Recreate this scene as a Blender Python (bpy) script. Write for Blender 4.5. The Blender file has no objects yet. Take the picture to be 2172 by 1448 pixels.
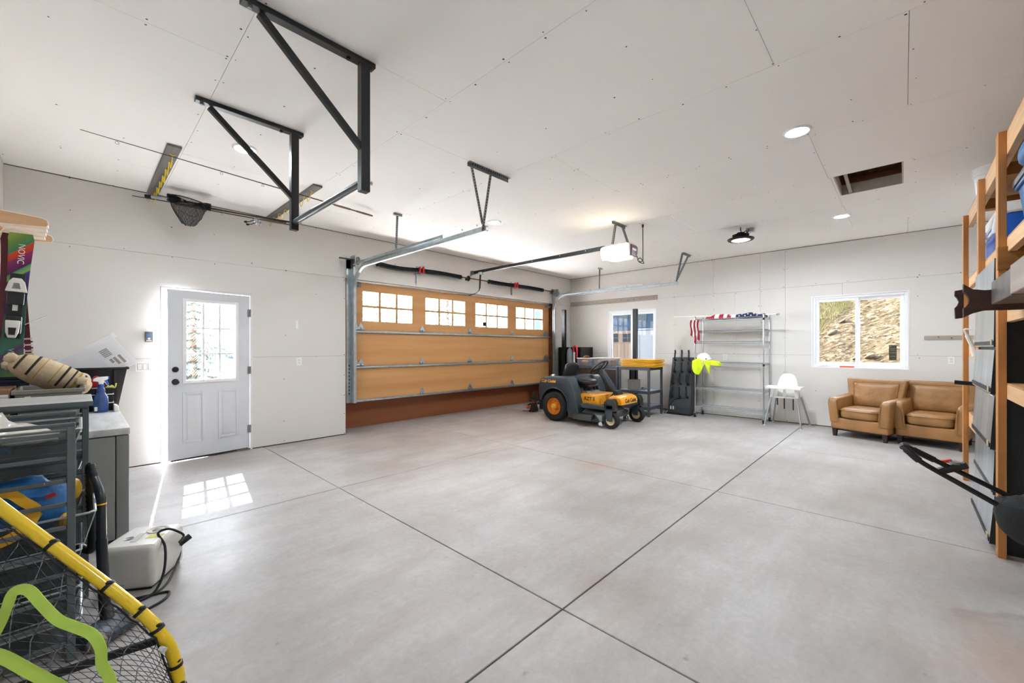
import bpy, bmesh, math, random
from mathutils import Vector, Matrix, noise as mnoise
random.seed(7)
R = math.radians
COL = bpy.context.scene.collection
SC = bpy.context.scene
# ------------------------------------------------------------------ camera
cam_d = bpy.data.cameras.new('camera'); cam = bpy.data.objects.new('camera', cam_d); COL.objects.link(cam)
cam.location = (0, 0, 1.36); cam.rotation_euler = (R(90), 0, -math.atan2(.7236, .690))
cam_d.sensor_width = 36; cam_d.lens = 36*872/2172; cam_d.shift_y = 13/2172; cam_d.clip_start = .05; cam_d.clip_end = 500
SC.camera = cam
# ------------------------------------------------------------------ world, sun, exposure
SKY = 20.0
W = bpy.data.worlds.new('sky'); SC.world = W; W.use_nodes = True
nt = W.node_tree; bg = nt.nodes['Background']
tc = nt.nodes.new('ShaderNodeTexCoord'); sx = nt.nodes.new('ShaderNodeSeparateXYZ'); rp = nt.nodes.new('ShaderNodeValToRGB')
rp.color_ramp.elements[0].position = 0; rp.color_ramp.elements[0].color = (.97, .985, 1, 1)
rp.color_ramp.elements[1].position = .8; rp.color_ramp.elements[1].color = (.72, .83, 1, 1)
nt.links.new(tc.outputs['Generated'], sx.inputs[0]); nt.links.new(sx.outputs['Z'], rp.inputs[0]); nt.links.new(rp.outputs[0], bg.inputs[0])
bg.inputs[1].default_value = SKY
SUN_DIR = Vector((-.178, -1.16, -1)).normalized()
sun_d = bpy.data.lights.new('sun', 'SUN'); sun_d.energy = 60; sun_d.angle = R(.12); sun_d.color = (1, .97, .93)
sun = bpy.data.objects.new('sun', sun_d); COL.objects.link(sun)
sun.rotation_euler = SUN_DIR.to_track_quat('-Z', 'Y').to_euler(); sun.location = (3, 20, 20)
SC.view_settings.view_transform = 'Standard'; SC.view_settings.look = 'None'
SC.view_settings.gamma = 1; SC.view_settings.use_curve_mapping = False
SC.view_settings.exposure = 1.14
SC.cycles.max_bounces = 10; SC.cycles.diffuse_bounces = 7; SC.cycles.glossy_bounces = 3; SC.cycles.transparent_max_bounces = 16
SC.cycles.use_adaptive_sampling = True; SC.cycles.adaptive_threshold = .05
SC.cycles.sample_clamp_indirect = 0; SC.cycles.caustics_reflective = False; SC.cycles.caustics_refractive = False
LAMP = 3.5   # one dimmer for all the garage's ceiling lamps, the added one too

# ------------------------------------------------------------------ helpers
def ident(n): return Matrix.Identity(n)
class MB:
    """collects geometry for one mesh"""
    def __init__(s): s.v = []; s.f = []; s.m = []
    def add(s, vs, fs, mi=0):
        o = len(s.v); s.v += [Vector(p) for p in vs]; s.f += [tuple(i+o for i in f) for f in fs]; s.m += [mi]*len(fs); return s
    def box(s, x0, x1, y0, y1, z0, z1, mi=0):
        x0, x1 = min(x0, x1), max(x0, x1); y0, y1 = min(y0, y1), max(y0, y1); z0, z1 = min(z0, z1), max(z0, z1)
        return s.add([(x0,y0,z0),(x1,y0,z0),(x1,y1,z0),(x0,y1,z0),(x0,y0,z1),(x1,y0,z1),(x1,y1,z1),(x0,y1,z1)],
                     [(3,2,1,0),(4,5,6,7),(0,1,5,4),(1,2,6,5),(2,3,7,6),(3,0,4,7)], mi)
    def obox(s, c, size, rot=None, mi=0):
        a, b, d = size[0]/2, size[1]/2, size[2]/2
        m = rot.to_matrix() if hasattr(rot, 'to_matrix') else (rot or Matrix.Identity(3))
        vs = [Vector(c) + m @ Vector(p) for p in ((-a,-b,-d),(a,-b,-d),(a,b,-d),(-a,b,-d),(-a,-b,d),(a,-b,d),(a,b,d),(-a,b,d))]
        return s.add(vs, [(3,2,1,0),(4,5,6,7),(0,1,5,4),(1,2,6,5),(2,3,7,6),(3,0,4,7)], mi)
    def beam(s, p, q, w, h, up=(0,0,1), mi=0):
        p, q = Vector(p), Vector(q); d = (q-p).normalized(); up = Vector(up)
        if abs(d.dot(up)) > .98: up = Vector((1,0,0))
        r = d.cross(up).normalized(); u = r.cross(d).normalized()
        vs = []
        for e in (p, q):
            for a, b in ((-1,-1),(1,-1),(1,1),(-1,1)): vs.append(e + r*a*w/2 + u*b*h/2)
        return s.add(vs, [(3,2,1,0),(4,5,6,7),(0,1,5,4),(1,2,6,5),(2,3,7,6),(3,0,4,7)], mi)
    def tube(s, pts, r, n=8, closed=False, caps=True, mi=0):
        P = [Vector(p) for p in pts]; k = len(P); rr = r if isinstance(r, (list, tuple)) else [r]*k
        T = []
        for i in range(k):
            a = P[i-1] if (i > 0 or closed) else P[i]; b = P[(i+1) % k] if (i < k-1 or closed) else P[i]
            t = (b-a); T.append(t.normalized() if t.length > 1e-9 else Vector((0,0,1)))
        u = T[0].orthogonal().normalized(); vs = []
        for i in range(k):
            u = (u - T[i]*u.dot(T[i])); u = u.normalized() if u.length > 1e-6 else T[i].orthogonal().normalized()
            w = T[i].cross(u)
            for j in range(n):
                a = 2*math.pi*j/n; vs.append(P[i] + (u*math.cos(a) + w*math.sin(a))*rr[i])
        fs = []
        for i in range(k if closed else k-1):
            i2 = (i+1) % k
            for j in range(n): fs.append((i*n+j, i*n+(j+1) % n, i2*n+(j+1) % n, i2*n+j))
        if caps and not closed: fs.append(tuple(range(n-1, -1, -1))); fs.append(tuple((k-1)*n+j for j in range(n)))
        return s.add(vs, fs, mi)
    def cyl(s, p, q, r, r2=None, n=16, mi=0): return s.tube([p, q], [r, r if r2 is None else r2], n, mi=mi)
    def lathe(s, prof, n=24, o=(0,0,0), axis='Z', mi=0, a0=0, a1=2*math.pi, rot=None):
        full = abs(a1-a0-2*math.pi) < 1e-6; cnt = n if full else n+1; vs = []; o = Vector(o)
        for r, z in prof:
            for j in range(cnt):
                a = a0 + (a1-a0)*j/n; x, y = r*math.cos(a), r*math.sin(a)
                p = Vector((x,y,z)) if axis == 'Z' else (Vector((z,x,y)) if axis == 'X' else Vector((y,z,x)))
                if rot is not None: p = rot @ p
                vs.append(o+p)
        fs = []
        for i in range(len(prof)-1):
            for j in range(n):
                j2 = (j+1) % cnt; fs.append((i*cnt+j, i*cnt+j2, (i+1)*cnt+j2, (i+1)*cnt+j))
        return s.add(vs, fs, mi)
    def prism(s, poly, a, b, axis='Y', mi=0):
        """poly of 2-D points, extruded a..b along axis; (X,Z) for Y, (Y,Z) for X, (X,Y) for Z"""
        n = len(poly)
        def p3(p, t): return (p[0], t, p[1]) if axis == 'Y' else ((t, p[0], p[1]) if axis == 'X' else (p[0], p[1], t))
        vs = [p3(p, a) for p in poly] + [p3(p, b) for p in poly]
        fs = [tuple(range(n-1, -1, -1)), tuple(range(n, 2*n))] + [(i, (i+1) % n, n+(i+1) % n, n+i) for i in range(n)]
        return s.add(vs, fs, mi)
    def grid(s, fn, nu, nv, mi=0, thick=0):
        vs = [Vector(fn(i/nu, j/nv)) for j in range(nv+1) for i in range(nu+1)]
        fs = [(j*(nu+1)+i, j*(nu+1)+i+1, (j+1)*(nu+1)+i+1, (j+1)*(nu+1)+i) for j in range(nv) for i in range(nu)]
        if thick:
            nn = [Vector((0,0,0)) for _ in vs]
            for f in fs:
                a, b, c, d = (vs[i] for i in f); m = (c-a).cross(d-b)
                for i in f: nn[i] += m
            k = len(vs); vs2 = [p - q.normalized()*thick if q.length > 0 else p for p, q in zip(vs, nn)]
            f2 = [tuple(i+k for i in reversed(f)) for f in fs]
            w = nu+1; ed = list(range(w)) + [j*w+nu for j in range(1, nv+1)] + [nv*w+i for i in range(nu-1, -1, -1)] + [j*w for j in range(nv-1, 0, -1)]
            sd = [(ed[i], ed[i]+k, ed[(i+1) % len(ed)]+k, ed[(i+1) % len(ed)]) for i in range(len(ed))]
            return s.add(vs+vs2, fs+f2+sd, mi)
        return s.add(vs, fs, mi)
    def ellip(s, c, rad, nu=16, nv=10, rot=None, mi=0, e=1.0):
        c = Vector(c); vs = []
        def sp(t): return math.copysign(abs(t)**e, t)
        for j in range(nv+1):
            ph = -math.pi/2 + math.pi*j/nv
            for i in range(nu):
                th = 2*math.pi*i/nu
                p = Vector((rad[0]*sp(math.cos(ph))*sp(math.cos(th)), rad[1]*sp(math.cos(ph))*sp(math.sin(th)), rad[2]*sp(math.sin(ph))))
                vs.append(c + ((rot @ p) if rot is not None else p))
        fs = [(j*nu+i, j*nu+(i+1) % nu, (j+1)*nu+(i+1) % nu, (j+1)*nu+i) for j in range(nv) for i in range(nu)]
        return s.add(vs, fs, mi)
    def xf(s, m, a=0):
        for i in range(a, len(s.v)): s.v[i] = m @ s.v[i]
        return s

def mesh_from(name, mb, mats, bevel=0, seg=1, smooth=35, weld=False):
    me = bpy.data.meshes.new(name); me.from_pydata([tuple(p) for p in mb.v], [], mb.f)
    for m in (mats if isinstance(mats, (list, tuple)) else [mats]): me.materials.append(m)
    if any(mb.m): me.polygons.foreach_set('material_index', mb.m)
    bm = bmesh.new(); bm.from_mesh(me)
    if weld: bmesh.ops.remove_doubles(bm, verts=bm.verts, dist=1e-5)
    bmesh.ops.recalc_face_normals(bm, faces=bm.faces)
    if bevel:
        ed = [e for e in bm.edges if len(e.link_faces) == 2 and e.calc_face_angle(0) > R(35)]
        bmesh.ops.bevel(bm, geom=ed, offset=bevel, segments=seg, profile=.6, affect='EDGES', clamp_overlap=True)
    bm.to_mesh(me); bm.free()
    if smooth:
        me.polygons.foreach_set('use_smooth', [True]*len(me.polygons)); me.set_sharp_from_angle(angle=R(smooth))
    me.update(); return me
FR = {}     # object name -> matrix that takes build coordinates to the object's local ones
def thing(name, label, cat, loc, group=None, rotz=0, local=False):
    o = bpy.data.objects.new(name, None); COL.objects.link(o); o.empty_display_size = .1
    o.location = loc; o.rotation_euler = (0, 0, rotz); o['label'] = label; o['category'] = cat
    if group: o['group'] = group
    FR[o.name] = Matrix.Identity(4) if local else (Matrix.Translation(loc) @ Matrix.Rotation(rotz, 4, 'Z')).inverted()
    return o
def part(name, mb, mat, parent, bevel=0, seg=1, smooth=35, label=None, kind=None, weld=False):
    m = FR[parent.name]
    if m != Matrix.Identity(4): mb.xf(m)
    o = bpy.data.objects.new(name, mesh_from(name, mb, mat, bevel, seg, smooth, weld)); COL.objects.link(o); o.parent = parent
    FR[o.name] = m
    if label: o['label'] = label
    if kind: o['kind'] = kind
    return o
def solo(name, mb, mat, label, cat, loc=None, group=None, bevel=0, seg=1, smooth=35, kind=None):
    """a thing that is one mesh, built in world coordinates"""
    if loc is None:
        xs, ys, zs = zip(*[tuple(p) for p in mb.v]); loc = ((min(xs)+max(xs))/2, (min(ys)+max(ys))/2, min(zs))
    m = Matrix.Translation(loc).inverted(); mb.xf(m)
    o = bpy.data.objects.new(name, mesh_from(name, mb, mat, bevel, seg, smooth)); COL.objects.link(o); o.location = loc; FR[o.name] = m
    o['label'] = label; o['category'] = cat
    if group: o['group'] = group
    if kind: o['kind'] = kind
    return o
def struct(name, mb, mat, label, bevel=0, smooth=35):
    o = bpy.data.objects.new(name, mesh_from(name, mb, mat, bevel, 1, smooth)); COL.objects.link(o); FR[o.name] = Matrix.Identity(4)
    o['kind'] = 'structure'; o['label'] = label; o['category'] = name.split('_')[0]
    return o
def copy_tree(o, parent=None):
    c = o.copy(); COL.objects.link(c); c.parent = parent; FR[c.name] = FR.get(o.name, Matrix.Identity(4))
    for ch in list(o.children): copy_tree(ch, c)
    return c
def text(body, mat, parent, loc, rot, size, extrude=.001, name='lettering', align='CENTER', shear=0, squash=1, label=None, world=True, bold=0):
    cu = bpy.data.curves.new(name, 'FONT'); cu.body = body; cu.size = size; cu.extrude = extrude; cu.align_x = align; cu.align_y = 'CENTER'; cu.shear = shear; cu.resolution_u = 3; cu.offset = bold
    tmp = bpy.data.objects.new(name, cu); COL.objects.link(tmp); dg = bpy.context.evaluated_depsgraph_get()
    me = bpy.data.meshes.new_from_object(tmp.evaluated_get(dg)); bpy.data.objects.remove(tmp); bpy.data.curves.remove(cu)
    mw = Matrix.Translation(loc) @ rot @ Matrix.Diagonal((squash, 1, 1, 1)); me.transform((FR[parent.name] @ mw) if world else mw)
    me.materials.clear(); me.materials.append(mat); me.name = name
    o = bpy.data.objects.new(name, me); COL.objects.link(o); o.parent = parent; o['kind'] = 'stuff'
    if label: o['label'] = label
    return o
def basis(x, y):
    """4x4 rotation whose local X and Y axes are the given world directions"""
    x = Vector(x).normalized(); y = Vector(y); y = (y - x*y.dot(x)).normalized(); z = x.cross(y)
    return Matrix((x, y, z)).transposed().to_4x4()
def arc(c, r, a0, a1, n, plane='YZ'):
    out = []
    for i in range(n+1):
        a = a0 + (a1-a0)*i/n; p, q = r*math.cos(a), r*math.sin(a)
        out.append((c[0], c[1]+p, c[2]+q) if plane == 'YZ' else ((c[0]+p, c[1], c[2]+q) if plane == 'XZ' else (c[0]+p, c[1]+q, c[2])))
    return out
def smooth_path(pts, n=6, closed=False):
    P = [Vector(p) for p in pts]; k = len(P); out = []
    for i in range(k if closed else k-1):
        p0 = P[(i-1) % k] if (i > 0 or closed) else P[i]; p1 = P[i]; p2 = P[(i+1) % k]; p3 = P[(i+2) % k] if (i < k-2 or closed) else p2
        for j in range(n):
            t = j/n; out.append(.5*((2*p1)+(p2-p0)*t+(2*p0-5*p1+4*p2-p3)*t*t+(3*p1-p0-3*p2+p3)*t**3))
    if not closed: out.append(P[-1])
    return out

# ------------------------------------------------------------------ materials
def lin(c):
    return tuple(((x/12.92) if x <= .04045 else ((x+.055)/1.055)**2.4) for x in (int(c[i:i+2], 16)/255 for i in (1, 3, 5)))
def mat(name, col, rough=.5, metal=0, var=0, vscale=6, bump=0, bscale=60, stretch=(1,1,1), spec=.5, sheen=0, coat=0, emit=0, col2=None, world=False, detail=4):
    m = bpy.data.materials.new(name); m.use_nodes = True; n = m.node_tree; b = n.nodes['Principled BSDF']
    c = lin(col) if isinstance(col, str) else col
    b.inputs['Base Color'].default_value = (*c, 1); b.inputs['Roughness'].default_value = rough; b.inputs['Metallic'].default_value = metal
    b.inputs['Specular IOR Level'].default_value = spec
    if sheen: b.inputs['Sheen Weight'].default_value = sheen
    if coat: b.inputs['Coat Weight'].default_value = coat; b.inputs['Coat Roughness'].default_value = .1
    if emit: b.inputs['Emission Color'].default_value = (*c, 1); b.inputs['Emission Strength'].default_value = emit
    if var or bump or col2:
        if world: src = n.nodes.new('ShaderNodeNewGeometry').outputs['Position']
        else: src = n.nodes.new('ShaderNodeTexCoord').outputs['Object']
        mp = n.nodes.new('ShaderNodeMapping'); mp.inputs['Scale'].default_value = stretch; n.links.new(src, mp.inputs[0])
        if var or col2:
            t = n.nodes.new('ShaderNodeTexNoise'); t.inputs['Scale'].default_value = vscale; t.inputs['Detail'].default_value = detail; n.links.new(mp.outputs[0], t.inputs[0])
            r = n.nodes.new('ShaderNodeValToRGB'); n.links.new(t.outputs[0], r.inputs[0])
            d = lin(col2) if isinstance(col2, str) else (col2 or tuple(x*(1-var) for x in c))
            r.color_ramp.elements[0].position = .32; r.color_ramp.elements[0].color = (*d, 1); r.color_ramp.elements[1].position = .68; r.color_ramp.elements[1].color = (*c, 1)
            n.links.new(r.outputs[0], b.inputs['Base Color'])
        if bump:
            t = n.nodes.new('ShaderNodeTexNoise'); t.inputs['Scale'].default_value = bscale; t.inputs['Detail'].default_value = 5; n.links.new(mp.outputs[0], t.inputs[0])
            u = n.nodes.new('ShaderNodeBump'); u.inputs['Strength'].default_value = bump; u.inputs['Distance'].default_value = .01; n.links.new(t.outputs[0], u.inputs['Height']); n.links.new(u.outputs[0], b.inputs['Normal'])
    return m
def wood(name, c1, c2, axis='X', scale=14, rough=.6, c3=None, stretch=.05, coat=0):
    st = [1, 1, 1]; st['XYZ'.index(axis)] = stretch
    m = mat(name, c1, rough, 0, col2=c2, vscale=scale, stretch=tuple(st), bump=.15, bscale=scale*5, coat=coat, detail=8)
    return m
def glass_mat(name, tint=(1,1,1), gloss=.05):
    m = bpy.data.materials.new(name); m.use_nodes = True; n = m.node_tree; n.nodes.clear()
    o = n.nodes.new('ShaderNodeOutputMaterial'); mx = n.nodes.new('ShaderNodeMixShader'); t = n.nodes.new('ShaderNodeBsdfTransparent'); g = n.nodes.new('ShaderNodeBsdfGlossy')
    t.inputs[0].default_value = (*tint, 1); g.inputs['Roughness'].default_value = .02; mx.inputs[0].default_value = gloss
    n.links.new(t.outputs[0], mx.inputs[1]); n.links.new(g.outputs[0], mx.inputs[2]); n.links.new(mx.outputs[0], o.inputs[0]); return m
def haze_mat(name, col, alpha, rough=.4):
    """thin translucent plastic"""
    m = mat(name, col, rough); n = m.node_tree; b = n.nodes['Principled BSDF']; o = n.nodes['Material Output']
    mx = n.nodes.new('ShaderNodeMixShader'); t = n.nodes.new('ShaderNodeBsdfTransparent'); mx.inputs[0].default_value = alpha
    n.links.new(t.outputs[0], mx.inputs[1]); n.links.new(b.outputs[0], mx.inputs[2]); n.links.new(mx.outputs[0], o.inputs[0]); return m
def concrete(name):
    m = bpy.data.materials.new(name); m.use_nodes = True; n = m.node_tree; b = n.nodes['Principled BSDF']; L = n.links.new
    p = n.nodes.new('ShaderNodeNewGeometry').outputs['Position']
    def nz(s, d, ro=.6, st=None):
        t = n.nodes.new('ShaderNodeTexNoise'); t.inputs['Scale'].default_value = s; t.inputs['Detail'].default_value = d; t.inputs['Roughness'].default_value = ro
        if st:
            mp = n.nodes.new('ShaderNodeMapping'); mp.inputs['Scale'].default_value = st; mp.inputs['Rotation'].default_value = (0, 0, .6); L(p, mp.inputs[0]); L(mp.outputs[0], t.inputs[0])
        else: L(p, t.inputs[0])
        return t.outputs[0]
    def ramp(src, *st):
        r = n.nodes.new('ShaderNodeValToRGB'); e = r.color_ramp.elements
        while len(e) < len(st): e.new(.5)
        for i, (q, c) in enumerate(st): e[i].position = q; e[i].color = (*c, 1)
        L(src, r.inputs[0]); return r.outputs[0]
    def mix(a, c, f, mode='MIX'):
        k = n.nodes.new('ShaderNodeMix'); k.data_type = 'RGBA'; k.blend_type = mode
        if isinstance(f, float): k.inputs[0].default_value = f
        else: L(f, k.inputs[0])
        for q, i in ((a, 6), (c, 7)):
            if isinstance(q, tuple): k.inputs[i].default_value = (*q, 1)
            else: L(q, k.inputs[i])
        return k.outputs[2]
    base = ramp(nz(1.3, 8), (.3, lin('#a39d99')), (.5, lin('#b3afad')), (.72, lin('#c5c2c1')))
    fine = ramp(nz(26, 6, .7), (.3, (.84, .84, .84)), (.65, (1, 1, 1)))
    c = mix(base, fine, 1.0, 'MULTIPLY')
    streak = ramp(nz(3.2, 7, .65, (.35, 1.6, 1)), (.45, (0, 0, 0)), (.7, (1, 1, 1)))
    c = mix(c, lin('#9f958d'), mix((0, 0, 0), streak, .6))
    rust = ramp(nz(.55, 5), (.60, (0, 0, 0)), (.8, (1, 1, 1)))
    c = mix(c, lin('#c0926a'), mix((0, 0, 0), rust, .5))
    spot = ramp(nz(9, 3), (.69, (0, 0, 0)), (.76, (1, 1, 1)))
    c = mix(c, lin('#75695f'), mix((0, 0, 0), spot, .55))
    L(c, b.inputs['Base Color'])
    rr = n.nodes.new('ShaderNodeMapRange'); L(nz(2.1, 5), rr.inputs[0]); rr.inputs[3].default_value = .32; rr.inputs[4].default_value = .62; L(rr.outputs[0], b.inputs['Roughness'])
    u = n.nodes.new('ShaderNodeBump'); u.inputs['Strength'].default_value = .12; u.inputs['Distance'].default_value = .004; L(nz(60, 6), u.inputs['Height']); L(u.outputs[0], b.inputs['Normal'])
    return m
M = dict(
    concrete=concrete('concrete'),
    drywall=mat('drywall', '#dedbd7', .85, var=.035, vscale=.9, world=True, bump=.04, bscale=240, spec=.2),
    ceilboard=mat('ceiling_drywall', '#f7f6f4', .85, var=.03, vscale=.8, world=True, bump=.04, bscale=240, spec=.2),
    stud=wood('framing_lumber', '#7a4c2c', '#4a2c18', 'X', 20),
    dark=mat('dark_gap', '#2a2420', .9),
    screw=mat('screw_head', '#2f2b28', .6),
    white=mat('white_paint', '#e9e9ea', .4, var=.03, vscale=3),
    doorwhite=mat('door_paint', '#d5d8de', .42, var=.05, vscale=4),
    vinyl=mat('white_vinyl', '#eef0f4', .35),
    glass=glass_mat('window_glass'), dimmed=glass_mat('dimmed_window_glass', (.43, .435, .43), .006),  # back panes darkened on purpose so the bright outdoors does not blow out
    plasticwhite=mat('white_plastic', '#efeeeb', .35),
    black=mat('black_plastic', '#17181a', .45),
    blackmetal=mat('black_steel', '#141517', .38, spec=.6),
    rubber=mat('black_rubber', '#1b1c1e', .75, bump=.2, bscale=90),
    galv=mat('galvanised_steel', '#b9c2c6', .34, .85, var=.22, vscale=14),
    galvdark=mat('perforated_steel', '#8e9294', .45, .3, var=.3, vscale=40),
    chrome=mat('chrome', '#d9dcdf', .16, 1),
    steelgrey=mat('grey_painted_steel', '#5d6367', .42, .3),
    maple=wood('door_plywood', '#d3a068', '#bf8950', 'X', 5, .5),
    maple2=wood('bottom_plywood', '#a9683f', '#965734', 'X', 5, .5),
    red=mat('red_paint', '#b81f2c', .4),
    orange=mat('orange_paint', '#f2a318', .3, coat=.4),
    yellow=mat('yellow_plastic', '#f4b71e', .35),
    lampwhite=mat('lamp_lens', '#ffffff', .5),
)
def emission(name, col, s):
    m = bpy.data.materials.new(name); m.use_nodes = True; b = m.node_tree.nodes['Principled BSDF']
    b.inputs['Base Color'].default_value = (*col, 1); b.inputs['Emission Color'].default_value = (*col, 1); b.inputs['Emission Strength'].default_value = s; return m
# ------------------------------------------------------------------ room shell
XN, XB, YL, YR, HC = -.52, 8.86, 6.33, -1.05, 3.15     # near wall, back wall, door wall, rack wall, ceiling
def subtract(r, holes):
    rs = [r]
    for h in holes:
        out = []
        for a0, a1, b0, b1 in rs:
            c0, c1, d0, d1 = max(a0, h[0]), min(a1, h[1]), max(b0, h[2]), min(b1, h[3])
            if c0 >= c1 or d0 >= d1: out.append((a0, a1, b0, b1)); continue
            if a0 < c0: out.append((a0, c0, b0, b1))
            if c1 < a1: out.append((c1, a1, b0, b1))
            if b0 < d0: out.append((c0, c1, b0, d0))
            if d1 < b1: out.append((c0, c1, d1, b1))
        rs = out
    return rs
# floor: four by three concrete slabs with saw-cut joints
fb = MB().box(XN-.2, XB+.2, YR-.2, YL+.75, -.25, -.014)
floor = struct('floor', fb, M['dark'], 'grey stained concrete garage floor with saw-cut control joints')
xs = [XN, 1.73, 4.155, 6.575, XB+.1]; ys = [YR, 1.287, 3.965, YL+.62]; g = .0045
for i in range(4):
    for j in range(3):
        b = MB().box(xs[i]+g, xs[i+1]-g, ys[j]+g+(.035 if (i > 0 and j == 2) else 0)*0, ys[j+1]-g, -.02, 0)
        part('concrete_slab', b, M['concrete'], floor, bevel=.0025)
# walls: framing behind, drywall sheets in front
def wall_holes(name, label, plane, at, thick, rect, holes, m=None):
    b = MB()
    for a0, a1, z0, z1 in subtract(rect, holes):
        if plane == 'Y': b.box(a0, a1, at, at+thick, z0, z1)
        else: b.box(at, at+thick, a0, a1, z0, z1)
    return struct(name, b, m or M['stud'], label, smooth=0)
DOOR = (.645, 1.592, -.1, 2.078); GAR = (2.862, 8.125, -.1, 2.452)
WL = (4.01, 5.21, .972, 2.23); WR = (-.05, 1.167, 1.02, 2.242)
wall_left = wall_holes('wall_left', 'pale drywall side wall holding the white entry door and the garage door', 'Y', YL+.013, .15, (XN-.2, XB+.2, -.2, 3.6), [DOOR, GAR])
wall_back = wall_holes('wall_back', 'pale drywall end wall with two white sliding windows', 'X', XB+.013, .15, (YR-.2, YL+.2, -.2, 3.6), [WL, WR])
wall_right = struct('wall_right', MB().box(XN-.2, XB+.2, YR-.15, YR, -.2, 3.6), M['drywall'], 'drywall wall behind the timber storage rack', smooth=0)
wall_near = struct('wall_near', MB().box(XN-.15, XN, YR-.2, YL+.2, -.2, 3.6), M['drywall'], 'pale drywall wall behind the freezer and skis', smooth=0)
G = .0013
def sheets(parent, plane, at, rows, holes, mtl, th=.012):
    out = []
    for a0, a1, z0, z1 in rows:
        b = MB()
        for c0, c1, d0, d1 in subtract((a0+G, a1-G, z0+G, z1-G), holes):
            if plane == 'Y': b.box(c0, c1, at, at+th, d0, d1)
            elif plane == 'X': b.box(at, at+th, c0, c1, d0, d1)
            else: b.box(c0, c1, d0, d1, at, at+th)
        if b.v: part('drywall_sheet', b, mtl, parent, smooth=0)
def rects(cols, z0, z1): return [(cols[i], cols[i+1], z0, z1) for i in range(len(cols)-1)]
r1, r2, r3 = (.013, 1.232), (1.232, 2.45), (2.45, 3.143)
lrows = rects([XN, 1.1], *r1) + rects([1.1, 2.862], *r1) + rects([8.125, XB], *r1) + rects([XN, 2.862], *r2) + rects([8.125, XB], *r2) + rects([XN, 2.852, 5.45, XB], *r3)
sheets(wall_left, 'Y', YL, lrows, [DOOR, GAR], M['drywall'])
brows = rects([YR, 1.567, 1.967, 2.79, YL], *r1) + rects([YR, .752, 1.567, 1.967, 2.402, 3.582, YL], *r2) + rects([YR, 1.567, 1.967, 2.802, YL], *r3)
sheets(wall_back, 'X', XB, brows, [WL, WR], M['drywall'])
HATCH = (5.452, 6.19, .004, .54)
b = MB()
for a0, a1, c0, c1 in subtract((XN-.2, XB+.2, YR-.2, YL+.2), [HATCH]): b.box(a0, a1, c0, c1, HC+.013, HC+.45)
ceiling = struct('ceiling', b, M['stud'], 'white drywall ceiling with visible sheet joints', smooth=0)
cx = [XN, .643, 1.832, 3.037, 4.237, 5.452, 6.635, 7.845, XB]
cj = [[.6, 3.02, 5.445], [0, 2.41, 4.825], [.595, 3.02, 5.43], [-.02, 2.38, 4.8], [.58, 3.0, 5.4], [.56, 2.3, 4.7], [.55, 3.0, 5.4], [-.04, 2.82, 5.2]]
crows = []
for i in range(8):
    for a, c in zip([YR]+cj[i], cj[i]+[YL]):
        if c-a > .05: crows.append((cx[i], cx[i+1], a, c))
sheets(ceiling, 'Z', HC, crows, [HATCH], M['ceilboard'])
# drywall screws, too many to count
def screws(parent, plane, at, rows, holes, step=(.405, .3)):
    b = MB()
    for a0, a1, z0, z1 in rows:
        pts = []
        na = max(1, round((a1-a0)/step[0])); nz = max(1, round((z1-z0)/step[1]))
        for i in range(na+1):
            for j in range(nz+1):
                edge = i in (0, na) or j in (0, nz)
                if random.random() > (.62 if edge else .22): continue
                pts.append((a0+.022+(a1-a0-.044)*i/na+random.uniform(-.012, .012)*(not edge), z0+.022+(z1-z0-.044)*j/nz+random.uniform(-.02, .02)))
        for p, q in pts:
            if any(h[0]-.01 < p < h[1]+.01 and h[2]-.01 < q < h[3]+.01 for h in holes): continue
            r = random.uniform(.0042, .0075); vs = []
            for k in range(6):
                a = k*math.pi/3; u, v = p+r*math.cos(a), q+r*math.sin(a)
                vs.append((u, at-.0006, v) if plane == 'Y' else ((at-.0006, u, v) if plane == 'X' else (u, v, at-.0006)))
            b.add(vs, [tuple(range(6))])
    part('screw_heads', b, M['screw'], parent, smooth=0, kind='stuff')
screws(wall_left, 'Y', YL, lrows, [DOOR, GAR]); screws(wall_back, 'X', XB, brows, [WL, WR]); screws(ceiling, 'Z', HC, crows, [HATCH])
# attic hatch shaft
h = thing('attic_hatch', 'open square attic hatch with rough timber frame in the ceiling', 'hatch', (5.82, .27, HC))
x0, x1, y0, y1 = HATCH
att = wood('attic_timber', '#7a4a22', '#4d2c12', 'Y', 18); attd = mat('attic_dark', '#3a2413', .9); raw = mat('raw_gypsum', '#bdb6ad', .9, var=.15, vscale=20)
part('shaft_lining', MB().box(x0+.001, x0+.012, y0+.001, y1-.001, HC+.001, HC+.115).box(x1-.012, x1-.001, y0+.001, y1-.001, HC+.001, HC+.115).box(x0+.012, x1-.012, y0+.001, y0+.012, HC+.001, HC+.115).box(x0+.012, x1-.012, y1-.012, y1-.001, HC+.001, HC+.115), raw, h, smooth=0)
part('joist', MB().box(x1-.03, x1-.001, y0+.001, y1-.001, HC+.116, HC+.17), att, h, smooth=0)
part('joist', MB().box(x0+.001, x0+.03, y0+.001, y1-.001, HC+.116, HC+.17), att, h, smooth=0)
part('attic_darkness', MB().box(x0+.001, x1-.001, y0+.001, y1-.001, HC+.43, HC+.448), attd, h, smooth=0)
part('brace_strip', MB().beam((x0, y1-.07, HC+.14), (x1, y1-.09, HC+.02), .03, .018), raw, h)

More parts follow.
